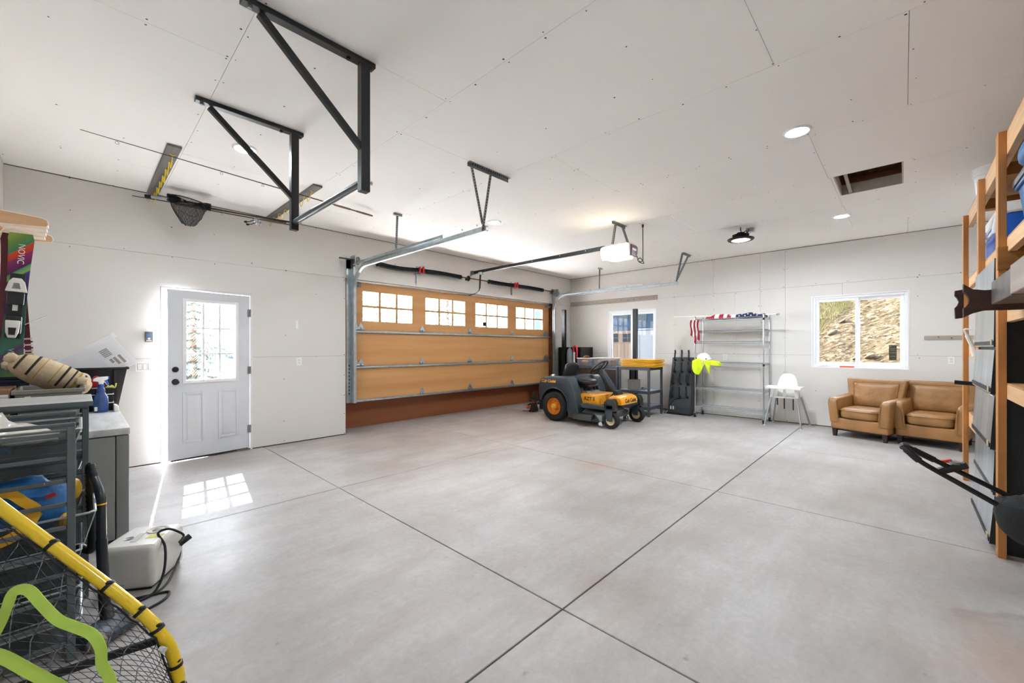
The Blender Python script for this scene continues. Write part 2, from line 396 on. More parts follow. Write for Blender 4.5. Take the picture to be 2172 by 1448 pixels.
# ------------------------------------------------------------------ entry door (ajar)
door_1 = struct('door_1', MB().box(.648, .690, YL-.004, YL+.15, 0, 2.075).box(1.562, 1.59, YL-.004, YL+.15, 0, 2.075).box(.690, 1.562, YL-.004, YL+.15, 2.052, 2.075).box(.69, .703, YL+.062, YL+.15, 0, 2.04).box(1.55, 1.562, YL+.062, YL+.15, 0, 2.04).box(.69, 1.562, YL+.062, YL+.15, 2.04, 2.052),
                M['white'], 'white frame of the half-glazed entry door standing ajar')
part('threshold', MB().box(.69, 1.562, YL-.01, YL+.17, 0, .022), mat('threshold', '#8a8078', .4, .5), door_1)
hx, hy = 1.558, YL+.004                  # hinge line
ang = R(7.0); mrot = Matrix.Translation((hx, hy, 0)) @ Matrix.Rotation(math.pi+ang, 4, 'Z')   # local x runs from the hinge along the leaf, local y to the room side... flipped below
W_, T_, Z0, Z1 = .862, .044, .03, 2.046
# leaf in local coordinates: x 0..W from hinge to latch, y 0 (room face) .. -T (outside)
GX0, GX1, GZ0, GZ1 = .158, .70, .955, 1.925
leafm = M['doorwhite']
lf = MB()
for a0, a1, z0, z1 in subtract((0, W_, Z0, Z1), [(GX0, GX1, GZ0, GZ1)]): lf.box(a0, a1, -T_, 0, z0, z1)
lf.xf(mrot); leaf = part('door_leaf', lf, leafm, door_1, smooth=0)
def dpart(name, b, m, bevel=.003, label=None): b.xf(mrot); return part(name, b, m, leaf, bevel=bevel, seg=2, label=label)
b = MB()
for y0, y1 in ((0, .012), (-T_-.012, -T_)):
    b.box(GX0-.025, GX0+.012, y0, y1, GZ0-.025, GZ1+.025).box(GX1-.012, GX1+.025, y0, y1, GZ0-.025, GZ1+.025).box(GX0+.012, GX1-.012, y0, y1, GZ1-.012, GZ1+.025).box(GX0+.012, GX1-.012, y0, y1, GZ0-.025, GZ0+.012)
dpart('glazing_frame', b, M['white'])
gx = [GX0+.012+(GX1-GX0-.024)*k/3 for k in range(4)]; gz = [GZ0+.012+(GZ1-GZ0-.024)*k/3 for k in range(4)]
for k in (1, 2): dpart('muntin', MB().box(gx[k]-.0105, gx[k]+.0105, -T_/2-.012, .002, GZ0, GZ1), M['white'], .002)
for k in (1, 2): dpart('muntin', MB().box(GX0, GX1, -T_/2-.02, .002, gz[k]-.0105, gz[k]+.0105), M['white'], .002)
for i in range(3):
    for j in range(3): dpart('pane', MB().box(gx[i], gx[i+1], -T_/2-.004, -T_/2, gz[j], gz[j+1]), M['glass'], 0)
for a, c in ((.135, .36), (.505, .725)):
    z0, z1 = .215, .825; b = MB()
    b.box(a, a+.028, 0, .008, z0, z1).box(c-.028, c, 0, .008, z0, z1).box(a+.028, c-.028, 0, .008, z1-.028, z1).box(a+.028, c-.028, 0, .008, z0, z0+.028).box(a+.045, c-.045, 0, .006, z0+.045, z1-.045)
    dpart('raised_panel', b, leafm, .004)
kn = M['black']
dpart('deadbolt', MB().lathe([(0, .022), (.02, .022), (.03, .014), (.034, 0)], 20, (W_-.07, 0, 1.10), 'Y').box(W_-.085, W_-.055, .02, .034, 1.092, 1.108), kn, 0, 'black deadbolt')
dpart('knob', MB().lathe([(0, .062), (.022, .06), (.028, .05), (.027, .04), (.014, .03), (.014, .012), (.035, .01), (.036, 0)], 24, (W_-.07, 0, .955), 'Y'), kn, 0, 'black round door knob')
for z in (.28, 1.06, 1.82): part('hinge', MB().cyl((hx+.006, YL-.012, z-.05), (hx+.006, YL-.012, z+.05), .007, n=10).box(hx-.028, hx+.004, YL-.008, YL-.005, z-.05, z+.05), mat('hinge_steel', '#9a9c9e', .35, .8), door_1)
part('door_sweep', MB().box(.02, W_-.03, -.03, -.004, .012, .034).xf(mrot), M['black'], door_1)

# ------------------------------------------------------------------ back windows
def window(name, label, y0, y1, z0, z1, open_left=False):
    X0 = XB+.02; fw = .045
    b = MB().box(X0, X0+.1, y0, y0+fw, z0, z1).box(X0, X0+.1, y1-fw, y1, z0, z1).box(X0, X0+.1, y0+fw, y1-fw, z1-fw, z1).box(X0, X0+.1, y0+fw, y1-fw, z0, z0+fw)
    w = struct(name, b, M['vinyl'], label, bevel=.004)
    part('return_lining', MB().box(XB-.003, X0, y0-.012, y0+.008, z0-.012, z1+.012).box(XB-.003, X0, y1-.008, y1+.012, z0-.012, z1+.012).box(XB-.003, X0, y0+.008, y1-.008, z1-.008, z1+.012).box(XB-.003, X0, y0+.008, y1-.008, z0-.012, z0+.008), M['white'], w)
    ym = (y0+y1)/2
    for k, (a, c, xo) in enumerate(((y0+fw, ym+.02, .052), (ym-.02, y1-fw, .02))):
        s = .05; xa, xb = X0+xo, X0+xo+.03
        sash = part('sash', MB().box(xa, xb, a, a+s, z0+fw, z1-fw).box(xa, xb, c-s, c, z0+fw, z1-fw).box(xa, xb, a+s, c-s, z1-fw-s, z1-fw).box(xa, xb, a+s, c-s, z0+fw, z0+fw+s), M['vinyl'], w, bevel=.004)
        part('pane', MB().box(xa+.012, xa+.016, a+s, c-s, z0+fw+s, z1-fw-s), M['dimmed'], sash, smooth=0)
    return w
window_1 = window('window_1', 'white sliding window above the workbench, with the neighbouring garage outside', *WL)
window_2 = window('window_2', 'white sliding window above the armchairs, looking onto the dirt bank', *WR)
part('energy_label', MB().box(XB+.083, XB+.0835, .085, .175, 1.16, 1.40), mat('dark_film_label', '#3a3a2c', .5), window_2, smooth=0, label='dark energy rating sticker on the glass')
part('energy_label_text', MB().box(XB+.0825, XB+.083, .092, .165, 1.275, 1.281).box(XB+.0825, XB+.083, .15, .165, 1.37, 1.385).box(XB+.0825, XB+.083, .10, .165, 1.34, 1.346).box(XB+.0825, XB+.083, .10, .16, 1.315, 1.32).box(XB+.0825, XB+.083, .10, .165, 1.22, 1.226), mat('label_print', '#8c8a70', .5), window_2, smooth=0)
# ------------------------------------------------------------------ sectional garage door
DX0, DX1, DY = 2.985, 8.05, 6.42
b = MB().box(2.862, 3.01, 6.47, 6.493, .5, 2.452).box(8.025, 8.125, 6.47, 6.493, .5, 2.452).box(2.862, 8.125, 6.468, 6.493, 2.42, 2.452)
b.box(2.862, 8.125, 6.47, 6.86, .55, .58).box(2.80, 2.862, 6.493, 6.86, 0, .58).box(8.125, 8.18, 6.493, 6.86, 0, .58)
door_2 = struct('door_2', b, M['maple2'], 'wide wooden sectional garage door with a row of six-pane windows', smooth=0)
part('bottom_board', MB().box(2.862, 8.125, 6.80, 6.84, .0, .56), M['maple2'], door_2, label='darker reddish plywood board closing the foot of the door')
wins = [(3.176, 4.14), (4.405, 5.375), (5.632, 6.605), (6.86, 7.84)]; WZ0, WZ1 = 1.785, 2.298
secs = []
for k, (z0, z1) in enumerate(((1.6645, 2.44), (1.0775, 1.6635), (.48, 1.0765))):
    b = MB()
    for a0, a1, c0, c1 in subtract((DX0, DX1, z0, z1), [(p, q, WZ0, WZ1) for p, q in wins] if k == 0 else []): b.box(a0, a1, DY, DY+.045, c0, c1)
    s = part('door_section', b, M['maple'], door_2, smooth=0); secs.append(s)
for z in (1.664, 1.077): part('leak_block_strip', MB().box(DX0, DX1, DY+.045, DY+.049, z-.03, z+.03), M['black'], door_2, smooth=0)  # unseen strips added to stop sun leaking through the section joints
pm = wood('muntin_wood', '#c49a66', '#a87c4a', 'Z', 16)
for p, q in wins:
    part('window_stop', MB().box(p, p+.014, DY+.004, DY+.04, WZ0, WZ1).box(q-.014, q, DY+.004, DY+.04, WZ0, WZ1).box(p+.014, q-.014, DY+.004, DY+.04, WZ1-.012, WZ1).box(p+.014, q-.014, DY+.004, DY+.04, WZ0, WZ0+.012), M['maple'], secs[0], smooth=0)
    zc = (WZ0+WZ1)/2
    for k in (1, 2):
        xm = p+(q-p)*k/3; part('muntin', MB().box(xm-.019, xm+.019, DY+.012, DY+.035, WZ0, WZ1), pm, secs[0], smooth=0)
    part('muntin', MB().box(p, q, DY+.013, DY+.034, zc-.018, zc+.018), pm, secs[0], smooth=0)
    for i in range(3):
        for j in range(2): part('pane', MB().box(p+(q-p)*i/3, p+(q-p)*(i+1)/3, DY+.022, DY+.025, WZ0+(zc-WZ0)*j, zc+(WZ1-zc)*j), M['glass'], secs[0], smooth=0)
part('black_box', MB().box(5.85, 5.93, DY-.004, DY+.018, 1.815, 1.90), M['black'], secs[0], bevel=.004, label='small black sensor box on the third window')
def strut(z, s, h=.05):
    prof = [(DY, z), (DY-.012, z), (DY-.03, z+h*.25), (DY-.042, z+h*.25), (DY-.042, z+h*.75), (DY-.03, z+h*.75), (DY-.012, z+h), (DY, z+h)]
    part('strut', MB().prism(prof, DX0+.01, DX1-.01, 'X'), M['galv'], s, smooth=0)
strut(2.415, secs[0], .055); strut(1.595, secs[1], .05); strut(1.015, secs[2], .05); strut(.475, secs[2], .045)
def hinge(x, z, s):
    tri = [(-.045, 0), (.045, 0), (.045, .03), (.012, .095), (-.012, .095), (-.045, .03)]
    b = MB().prism([(x+p, z+q) for p, q in tri], DY-.006, DY-.012, 'Y').prism([(x+p*.9, z-q*.55) for p, q in tri][::-1], DY-.006, DY-.012, 'Y')
    b.cyl((x-.045, DY-.02, z), (x+.045, DY-.02, z), .012, n=8).box(x-.01, x+.01, DY-.05, DY-.01, z-.01, z+.02)
    part('hinge', b, M['galv'], s)
for z, s in ((1.663, secs[0]), (1.077, secs[1]), (.53, secs[2])):
    for x in ((3.06, 3.15, 4.33, 5.48, 6.73, 7.9, 7.98) if z > .6 else (4.33, 5.48, 6.73)): hinge(x, z, s)
for x in (3.05, 7.97): part('top_bracket', MB().box(x-.05, x+.1, DY-.03, DY-.004, 2.35, 2.40).box(x-.04, x+.08, DY-.05, DY-.03, 2.36, 2.37).cyl((x-.07, DY-.1, 2.375), (x+.06, DY-.1, 2.375), .006, n=8), M['galvdark'], secs[0])

# ------------------------------------------------------------------ tracks
CP = [(0, 0), (.034, 0), (.034, .01), (.006, .008), (.006, .046), (.034, .044), (.034, .054), (0, .054)]
def sweep(path, x, prof, sgn):
    """C profile swept along a path in the YZ plane at x"""
    n = len(path); vs = []; k = len(prof)
    for i in range(n):
        a = path[max(i-1, 0)]; c = path[min(i+1, n-1)]; t = Vector((c[0]-a[0], c[1]-a[1])).normalized(); nn = Vector((-t.y, t.x))
        for p, q in prof: vs.append((x+p*sgn, path[i][0]+nn.x*q, path[i][1]+nn.y*q))
    fs = [(i*k+j, i*k+(j+1) % k, (i+1)*k+(j+1) % k, (i+1)*k+j) for i in range(n-1) for j in range(k)]
    fs += [tuple(range(k)), tuple((n-1)*k+j for j in range(k))]
    return MB().add(vs, fs)
def perf(p, q, w, up, parent, name='perforated_bar', t=.004):
    p, q = Vector(p), Vector(q); d = (q-p); L_ = d.length; d.normalize(); upv = Vector(up); r = d.cross(upv).normalized(); nrm = r.cross(d)
    b = MB().beam(p, q, w, t, up).beam(p+r*w/2+nrm*w/2, q+r*w/2+nrm*w/2, t, w, up)
    k = int(L_/.028)
    for i in range(1, k):
        c = p+d*(L_*i/k)
        for s in (-1, 1): b.beam(c+nrm*s*(t/2+.0008)-d*.006, c+nrm*s*(t/2+.0008)+d*.006, w*.42, .0008, up, mi=1)
        for s in (-1, 1): b.beam(c+r*(w/2+s*(t/2+.0008))+nrm*w/2-d*.006, c+r*(w/2+s*(t/2+.0008))+nrm*w/2+d*.006, .0008, w*.42, up, mi=1)
    return part(name, b, [M['galvdark'], M['dark']], parent, smooth=0)
def track(x, sgn, label, near):
    t = thing('garage_door_track', label, 'track', (x, 6.28, 0))
    path = [(6.285, .49), (6.285, 2.24)] + [(5.875+.41*math.cos(a), 2.24+.41*math.sin(a)) for a in [math.pi/2*k/14 for k in range(1, 15)]] + [(5.0, 2.65), (3.2, 2.652)]
    part('track_rail', sweep(path, x, CP, sgn), M['galv'], t, smooth=30)
    part('wall_angle', MB().box(x-.085*sgn, x, 6.318, 6.327, .49, 2.74).box(x-.009*sgn, x, 6.23, 6.327, .49, 2.74), M['galv'], t, smooth=0)
    part('bearing_plate', MB().box(x-.02*sgn, x-.014*sgn, 6.15, 6.33, 2.62, 2.80).box(x-.085*sgn, x-.014*sgn, 6.318, 6.33, 2.60, 2.80), M['galv'], t, smooth=0)
    part('top_angle', MB().box(x-.006*sgn, x, 3.95, 6.2, 2.65, 2.695).box(x-.04*sgn, x, 3.95, 6.2, 2.65, 2.654), M['galv'], t, smooth=0)
    b = MB(); [b.box(x-.05*sgn, x-.035*sgn, 6.3165, 6.318, .62+i*.055, .65+i*.055) for i in range(9)]
    part('slots', b, M['dark'], t, smooth=0, kind='stuff', label='dark slots near the foot of the track')
    for y in (6.1, 5.2, 4.3, 3.6, 3.35): part('bolt', MB().cyl((x, y, 2.685), (x+.012*sgn, y, 2.685), .009, n=6), M['chrome'], t)
    return t
tl = track(2.955, 1, 'left galvanised steel garage door track curving from wall up to ceiling', True)
x = 2.945
part('ceiling_strip', MB().box(2.57, 3.13, 3.005, 3.045, HC-.006, HC-.001).box(2.57, 3.13, 3.04, 3.045, HC-.04, HC-.001).add(*(lambda B: (B.v, B.f, 1))((lambda B: [B.box(2.60+i*.03, 2.612+i*.03, 3.0035, 3.005-.0005+.0005, HC-.028, HC-.014) for i in range(17)] and B)(MB()))), [M['galvdark'], M['dark']], tl, smooth=0)
perf((2.625, 3.05, HC-.01), (x-.01, 3.23, 2.67), .032, (0, 1, 0), tl); perf((2.885, 3.05, HC-.01), (x, 3.24, 2.60), .032, (0, 1, 0), tl)
part('ceiling_strip', MB().box(2.86, 2.98, 4.88, 4.91, HC-.03, HC-.001), M['galvdark'], tl, smooth=0); perf((2.93, 4.92, HC-.005), (2.93, 4.95, 2.69), .03, (0, 1, 0), tl)
trk = track(8.085, -1, 'right galvanised steel garage door track near the far corner', False)
part('ceiling_strip', MB().box(7.80, 8.19, 2.985, 3.02, HC-.006, HC-.001).box(7.8, 8.19, 3.015, 3.02, HC-.035, HC-.001), M['galvdark'], trk, smooth=0)
perf((7.85, 3.02, HC-.01), (8.08, 3.22, 2.68), .035, (0, 1, 0), trk); perf((8.13, 3.02, HC-.01), (8.09, 3.24, 2.66), .035, (0, 1, 0), trk)
part('ceiling_strip', MB().box(8.0, 8.14, 4.93, 4.97, HC-.03, HC-.001), M['galv'], trk, smooth=0); perf((8.07, 4.96, HC-.005), (8.07, 4.97, 2.69), .032, (0, 1, 0), trk)

# ------------------------------------------------------------------ torsion springs
SY, SZ = 6.235, 2.728
ts = thing('torsion_spring_shaft', 'steel shaft with black torsion springs and red cones above the garage door', 'springs', (5.5, SY, SZ))
part('shaft', MB().cyl((2.72, SY, SZ+.005), (8.24, SY, SZ+.005), .0125, n=10), mat('shaft_steel', '#6b5b4c', .5, .6), ts)
def coil(x0, x1, sag):
    pts = []; rr = []; n = 150
    for i in range(n+1):
        u = i/n; pts.append((x0+(x1-x0)*u, SY, SZ-sag*math.sin(math.pi*u))); rr.append(.043 if i % 2 else .039)
    return MB().tube(pts, rr, 14)
spm = mat('spring_black', '#15171b', .38, .4)
for a, c, sg in ((3.36, 4.12, .022), (4.19, 5.08, -.008), (5.86, 6.56, .006), (6.66, 7.58, -.004)):
    sp = part('spring', coil(a, c, sg), spm, ts, smooth=60)
    for e in (a, c): part('cone', MB().lathe([(.02, -.03), (.044, -.02), (.044, .02), (.03, .03)], 14, (e, SY, SZ), 'X'), spm if e in (a,) and a != 4.19 else spm, sp)
for xx in (4.155, 6.61):
    part('anchor_bracket', MB().box(xx-.012, xx+.012, SY+.07, 6.328, SZ-.2, SZ+.09).box(xx-.004, xx+.004, SY-.03, 6.328, SZ-.05, SZ+.06), M['galv'], ts, smooth=0)
    part('red_cone', MB().lathe([(.02, -.055), (.046, -.05), (.046, -.03), (.036, -.02), (.036, .03), (.046, .036), (.046, .055), (.02, .06)], 14, (xx+.02, SY, SZ+.01), 'X').box(xx+.035, xx+.06, SY-.07, SY-.04, SZ-.05, SZ+.07).box(xx-.035, xx-.015, SY-.065, SY-.04, SZ-.07, SZ+.06), M['red'], ts, label='red cast winding cone')
part('centre_bearing', MB().lathe([(.012, -.012), (.05, -.012), (.055, 0), (.05, .012), (.012, .012)], 18, (5.29, SY, SZ), 'X').box(5.28, 5.30, SY, 6.328, SZ-.03, SZ+.03), M['blackmetal'], ts)
for xx, m_ in ((2.985, 'galvdark'), (8.0, 'galvdark')):
    dr = part('cable_drum', MB().lathe([(.015, -.03), (.062, -.03), (.066, -.02), (.055, -.012), (.055, .02), (.064, .03), (.06, .04), (.015, .04)], 20, (xx, SY, SZ), 'X'), M[m_], ts)
    part('drum_spokes', MB().beam((xx-.032, SY-.05, SZ), (xx-.032, SY+.05, SZ), .01, .02).beam((xx-.032, SY, SZ-.05), (xx-.032, SY, SZ+.05), .01, .02, up=(0, 1, 0)), M['blackmetal'], dr)

# ------------------------------------------------------------------ garage door opener
op = thing('garage_door_opener', 'ceiling garage door opener with lit white cover and long black rail', 'door opener', (5.45, 3.0, 2.6))
part('rail', MB().box(5.44, 5.465, 3.26, 6.32, 2.845, 2.893).box(5.43, 5.475, 3.26, 6.32, 2.838, 2.848), M['blackmetal'], op, smooth=0)
for y in (5.9, 5.3, 4.7, 4.1, 3.6): part('rivet', MB().cyl((5.436, y, 2.87), (5.44, y, 2.87), .007, n=8), M['chrome'], op)
part('header_bracket', MB().box(5.42, 5.485, 6.24, 6.329, 2.83, 2.90).beam((5.45, 6.28, 2.86), (5.40, 6.3, 2.80), .02, .03), M['galvdark'], op)
part('trolley', MB().box(5.42, 5.48, 6.0, 6.1, 2.80, 2.85), M['galv'], op, bevel=.006)
part('arm', MB().beam((5.45, 6.06, 2.82), (5.45, 6.08, 2.53), .012, .035, up=(1, 0, 0)).tube([(5.45, 6.08, 2.56), (5.45, 6.1, 2.49), (5.45, 6.16, 2.45), (5.44, 6.39, 2.42)], .012, 8), M['blackmetal'], op)
hx0, hx1, hy0, hy1, hz0, hz1 = 5.29, 5.60, 2.80, 3.25, 2.64, 2.845
mar = mat('maroon_plastic', '#5a1a1c', .35); warm = emission('opener_lens', (1, .84, .58), 2.6*LAMP)
part('housing', MB().prism([(hx0+.05, hz0+.03), (hx1-.03, hz0+.03), (hx1, hz0+.09), (hx1, hz1-.03), (hx1-.04, hz1), (hx0+.05, hz1)], hy0+.015, hy1, 'Y'), M['plasticwhite'], op, bevel=.01, seg=2)
part('light_lens', MB().prism([(hx0+.055, hz0+.005), (hx0+.02, hz0+.04), (hx0, hz0+.09), (hx0, hz1-.04), (hx0+.03, hz1-.005), (hx0+.055, hz1-.005)], hy0+.03, hy1-.01, 'Y').box(hx0+.055, hx1-.07, hy0+.05, hy1-.08, hz0+.005, hz0+.028), warm, op, bevel=.01, seg=2, label='glowing white lens')
ep = part('end_panel', MB().prism([(hx0+.10, hz0+.03), (hx1-.05, hz0+.03), (hx1-.01, hz0+.09), (hx1-.01, hz1-.03), (hx1-.05, hz1-.012), (hx0+.10, hz1-.012)], hy0, hy0+.02, 'Y'), mar, op, bevel=.006, label='maroon end panel')
part('name_plate', MB().box(5.42, 5.54, hy0-.002, hy0, 2.752, 2.785), M['plasticwhite'], ep)
part('top_plate', MB().box(5.33, 5.57, 2.84, 3.2, hz1, hz1+.014), M['galvdark'], op)
part('ceiling_strip', MB().box(5.18, 5.56, 2.955, 2.99, HC-.006, HC-.001).box(5.18, 5.56, 2.985, 2.99, HC-.035, HC-.001), M['galvdark'], op, smooth=0)
perf((5.30, 2.99, HC-.01), (5.35, 3.07, hz1+.01), .038, (0, 1, 0), op); perf((5.50, 2.99, HC-.01), (5.52, 2.9, hz1+.01), .034, (0, 1, 0), op)
ob = thing('ceiling_outlet', 'white ceiling outlet beside the garage door opener', 'outlet', (5.62, 2.74, HC))
part('plate', MB().box(5.56, 5.70, 2.70, 2.79, HC-.006, HC), M['plasticwhite'], ob, bevel=.002)
part('socket', MB().box(5.60, 5.63, 2.72, 2.75, HC-.012, HC-.006), M['white'], ob)
cord = [(5.61, 2.735, HC-.012), (5.61, 2.735, HC-.06), (5.612, 2.735, 2.85), (5.61, 2.735, 2.68), (5.60, 2.73, 2.62), (5.58, 2.76, 2.60), (5.585, 2.80, 2.63), (5.60, 2.77, 2.66), (5.62, 2.73, 2.60), (5.60, 2.72, 2.575), (5.56, 2.77, 2.60), (5.56, 2.80, 2.68), (5.57, 2.83, 2.75)]
solo('opener_power_cord', MB().tube(smooth_path(cord, 6), .006, 8).cyl((5.61, 2.735, HC-.012), (5.61, 2.735, HC-.05), .014, n=10), M['black'], 'black power cord hanging looped beside the door opener', 'cord')

# ------------------------------------------------------------------ ceiling lamps
def downlight(x, y, label):
    t = thing('recessed_light', label, 'ceiling light', (x, y, HC), 'recessed ceiling lights')
    part('trim_ring', MB().lathe([(.072, -.001), (.072, -.006), (.083, -.012), (.097, -.007), (.102, 0)], 36, (x, y, HC)), M['plasticwhite'], t)
    part('lens', MB().lathe([(0, -.004), (.05, -.0045), (.074, -.006)], 32, (x, y, HC)), emission('downlight_lens', (.82, .92, 1), 60*LAMP), t)
downlight(4.09, .64, 'large round recessed ceiling light left of the attic hatch')
downlight(1.02, 4.29, 'round recessed ceiling light behind the black pull-up frame')
downlight(4.07, 4.23, 'round recessed ceiling light right of the left door track end')
downlight(1.02, .64, 'unseen recessed ceiling light added above the camera position')  # invented lamp out of view, guessed from the spacing of the others
downlight(7.14, .615, 'round recessed ceiling light beyond the attic hatch')
hb = thing('high_bay_light', 'black round high bay light hanging from the ceiling', 'ceiling light', (6.78, 1.76, 2.95))
hc = (6.78, 1.76, 2.955)
part('reflector_rim', MB().lathe([(.125, .004), (.128, 0), (.165, 0), (.178, .012), (.176, .024), (.14, .034), (.11, .04)], 40, hc), M['black'], hb)
fin = MB()
for k in range(24):
    a = 2*math.pi*k/24; fin.beam((hc[0]+.045*math.cos(a), hc[1]+.045*math.sin(a), hc[2]+.07), (hc[0]+.105*math.cos(a), hc[1]+.105*math.sin(a), hc[2]+.055), .006, .06)
fin.lathe([(.06, .035), (.06, .1), (.05, .115), (.02, .12)], 24, hc); part('heat_sink', fin, M['black'], hb)
part('housing', MB().lathe([(0, .036), (.128, .034), (.145, .028)], 36, hc), M['black'], hb)
part('amber_ring', MB().lathe([(.108, .001), (.13, .001)], 40, hc), emission('amber_led', (1, .55, .16), .9), hb)
part('lens', MB().lathe([(0, .0005), (.06, .0005), (.109, .0015)], 40, hc), emission('high_bay_lens', (.84, .93, 1), 70*LAMP), hb)
part('hook', MB().tube(smooth_path([(6.78, 1.76, 3.07), (6.795, 1.76, 3.09), (6.78, 1.76, 3.115), (6.765, 1.76, 3.10), (6.78, 1.76, 3.15)], 5), .006, 8).tube(smooth_path([(6.78, 1.72, 3.07), (6.84, 1.70, 3.10), (6.88, 1.70, 3.07), (6.90, 1.68, 3.13)], 5), .006, 8), M['black'], hb)
solo('junction_box', MB().box(6.9, 7.0, 1.62, 1.72, HC-.055, HC), M['galv'], 'small metal junction box beside the high bay light', 'box', bevel=.004)
# ------------------------------------------------------------------ outside
drive = mat('driveway_concrete', '#dcdad6', .85, var=.12, vscale=.7, world=True)  # driveway colour made paler to bounce sunlight up to the ceiling
struct('driveway', MB().box(-25, 30, YL+.87, 60, -.3, -.03), drive, 'concrete driveway outside the garage door, paled to bounce light', smooth=0)
yard = mat('yard_dirt', '#8d7a62', .95, var=.3, vscale=1.2, world=True)
struct('yard', MB().box(XB+.17, 40, -25, YL+.86, -.3, -.05), yard, 'bare dirt yard strip beyond the end wall', smooth=0)
roofm = mat('soffit', '#8d8a86', .8)
struct('roof_eave', MB().box(-2, 2.5, YL+.16, 7.62, 2.98, 3.1), roofm, 'roof overhang above the entry door', smooth=0)
struct('roof_sunblock', MB().box(2.5, 9.2, YL+.16, 7.66, 2.74, 2.84), roofm, 'unseen roof added to keep sun off the garage windows', smooth=0)  # added out of view, sized to shade the garage door windows
# dirt bank behind window_2
def bank_h(x, y):
    s = max(0, x-10.3); base = .2 + s*.80
    band = mnoise.noise(Vector(((x*.7+y*.5)*1.0, (y*.8-x*.45)*3.2, 0)))*.08
    return base + band + mnoise.fractal(Vector((x*1.4, y*1.4, 3)), 1, 2, 5)*.13 - y*.05
def bank_mat():
    m = bpy.data.materials.new('dirt_bank'); m.use_nodes = True; n = m.node_tree; b = n.nodes['Principled BSDF']; L = n.links.new
    p = n.nodes.new('ShaderNodeNewGeometry').outputs['Position']; b.inputs['Roughness'].default_value = .95; b.inputs['Specular IOR Level'].default_value = .1
    mp = n.nodes.new('ShaderNodeMapping'); m0 = n.nodes.new('ShaderNodeMapping'); m0.inputs['Rotation'].default_value = (R(33), 0, 0); L(p, m0.inputs[0]); mp.inputs['Scale'].default_value = (1, .32, 1.9); L(m0.outputs[0], mp.inputs[0])
    t = n.nodes.new('ShaderNodeTexNoise'); t.inputs['Scale'].default_value = 11; t.inputs['Detail'].default_value = 12; t.inputs['Roughness'].default_value = .8; L(mp.outputs[0], t.inputs[0])
    r = n.nodes.new('ShaderNodeValToRGB'); e = r.color_ramp.elements; e.new(.5)
    for i, (q, c) in enumerate(((.36, (.03, .021, .012)), (.5, (.175, .125, .072)), (.62, (.42, .34, .245)))): e[i].position = q; e[i].color = (*c, 1)
    L(t.outputs[0], r.inputs[0]); L(r.outputs[0], b.inputs['Base Color'])
    u = n.nodes.new('ShaderNodeBump'); u.inputs['Strength'].default_value = 1.0; u.inputs['Distance'].default_value = .10; L(t.outputs[0], u.inputs['Height']); L(u.outputs[0], b.inputs['Normal'])
    return m
bk = MB().grid(lambda u, v: (10.0+u*12, -7+v*10.6, bank_h(10.0+u*12, -7+v*10.6)), 160, 150)
bank = solo('dirt_bank', bk, bank_mat(), 'steep sunlit bank of dirt and stones outside the far window', 'dirt bank', loc=(10, 0, 0), kind='structure', smooth=180)
stone = mat('field_stone', (.19, .155, .11), .95, var=.4, vscale=8, spec=.1)
def rock(x, y, r, lab, sq=.6):
    z = bank_h(x, y); b = MB().ellip((x, y, z+.03), (r, r*1.35, r*sq), 14, 9, Matrix.Rotation(R(-36), 3, 'X'))
    for i, p in enumerate(b.v): b.v[i] = p + Vector((0, 0, 1))*mnoise.noise(p*6)*r*.25 + Vector((1, 0, 0))*mnoise.noise(p*5+Vector((9, 0, 0)))*r*.3
    solo('boulder', b, stone, lab, 'rock', group='stones on the dirt bank', smooth=60)
rock(11.57, .526, .085, 'largest rounded stone low on the dirt bank, seen in right pane'); rock(11.56, .40, .05, 'smaller stone just right of the rounded stone on the bank')
rock(12.22, 1.226, .085, 'oval pale stone halfway up the bank, seen in left pane'); rock(12.55, 1.06, .08, 'flat dark stone lying above the oval pale stone', .3)
rock(11.6, .76, .055, 'pale stone left of the largest rounded stone on the bank')
pb = MB()
for _ in range(2600):
    x = random.uniform(10.5, 15); y = random.uniform(-1.6, 3.0); r = random.uniform(.005, .02); z = bank_h(x, y)
    pb.ellip((x, y, z+r*.3), (r, r*1.3, r*.7), 5, 4)
solo('loose_gravel', pb, stone, 'loose gravel scattered down the dirt bank', 'gravel', kind='stuff', smooth=0, loc=(12, 0, 0))
grassm = mat('spring_grass', (.15, .16, .04), .9, col2=(.30, .26, .12), vscale=2, world=True)
gb = MB()
for _ in range(26000):
    y = random.uniform(.2, 3.6); x = random.uniform(11.3, 17.5)
    edge = 13.1 - (y-.6)*1.05
    if y < 2.6 and x < edge + mnoise.noise(Vector((x, y, 0)))*1.2: continue
    if x < edge-1: continue
    z = bank_h(x, y); hgt = random.uniform(.06, .26); w = random.uniform(.003, .008); a = random.uniform(0, 6.28); lx, ly = random.uniform(-.18, .18), random.uniform(-.18, .18)
    dx, dy = math.cos(a)*w, math.sin(a)*w
    gb.add([(x-dx, y-dy, z-.02), (x+dx, y+dy, z-.02), (x+lx, y+ly, z+hgt)], [(0, 1, 2)])
solo('bank_grass', gb, grassm, 'yellow-green grass and brush at the top of the bank', 'grass', kind='stuff', smooth=0, loc=(14, 1.5, 0))
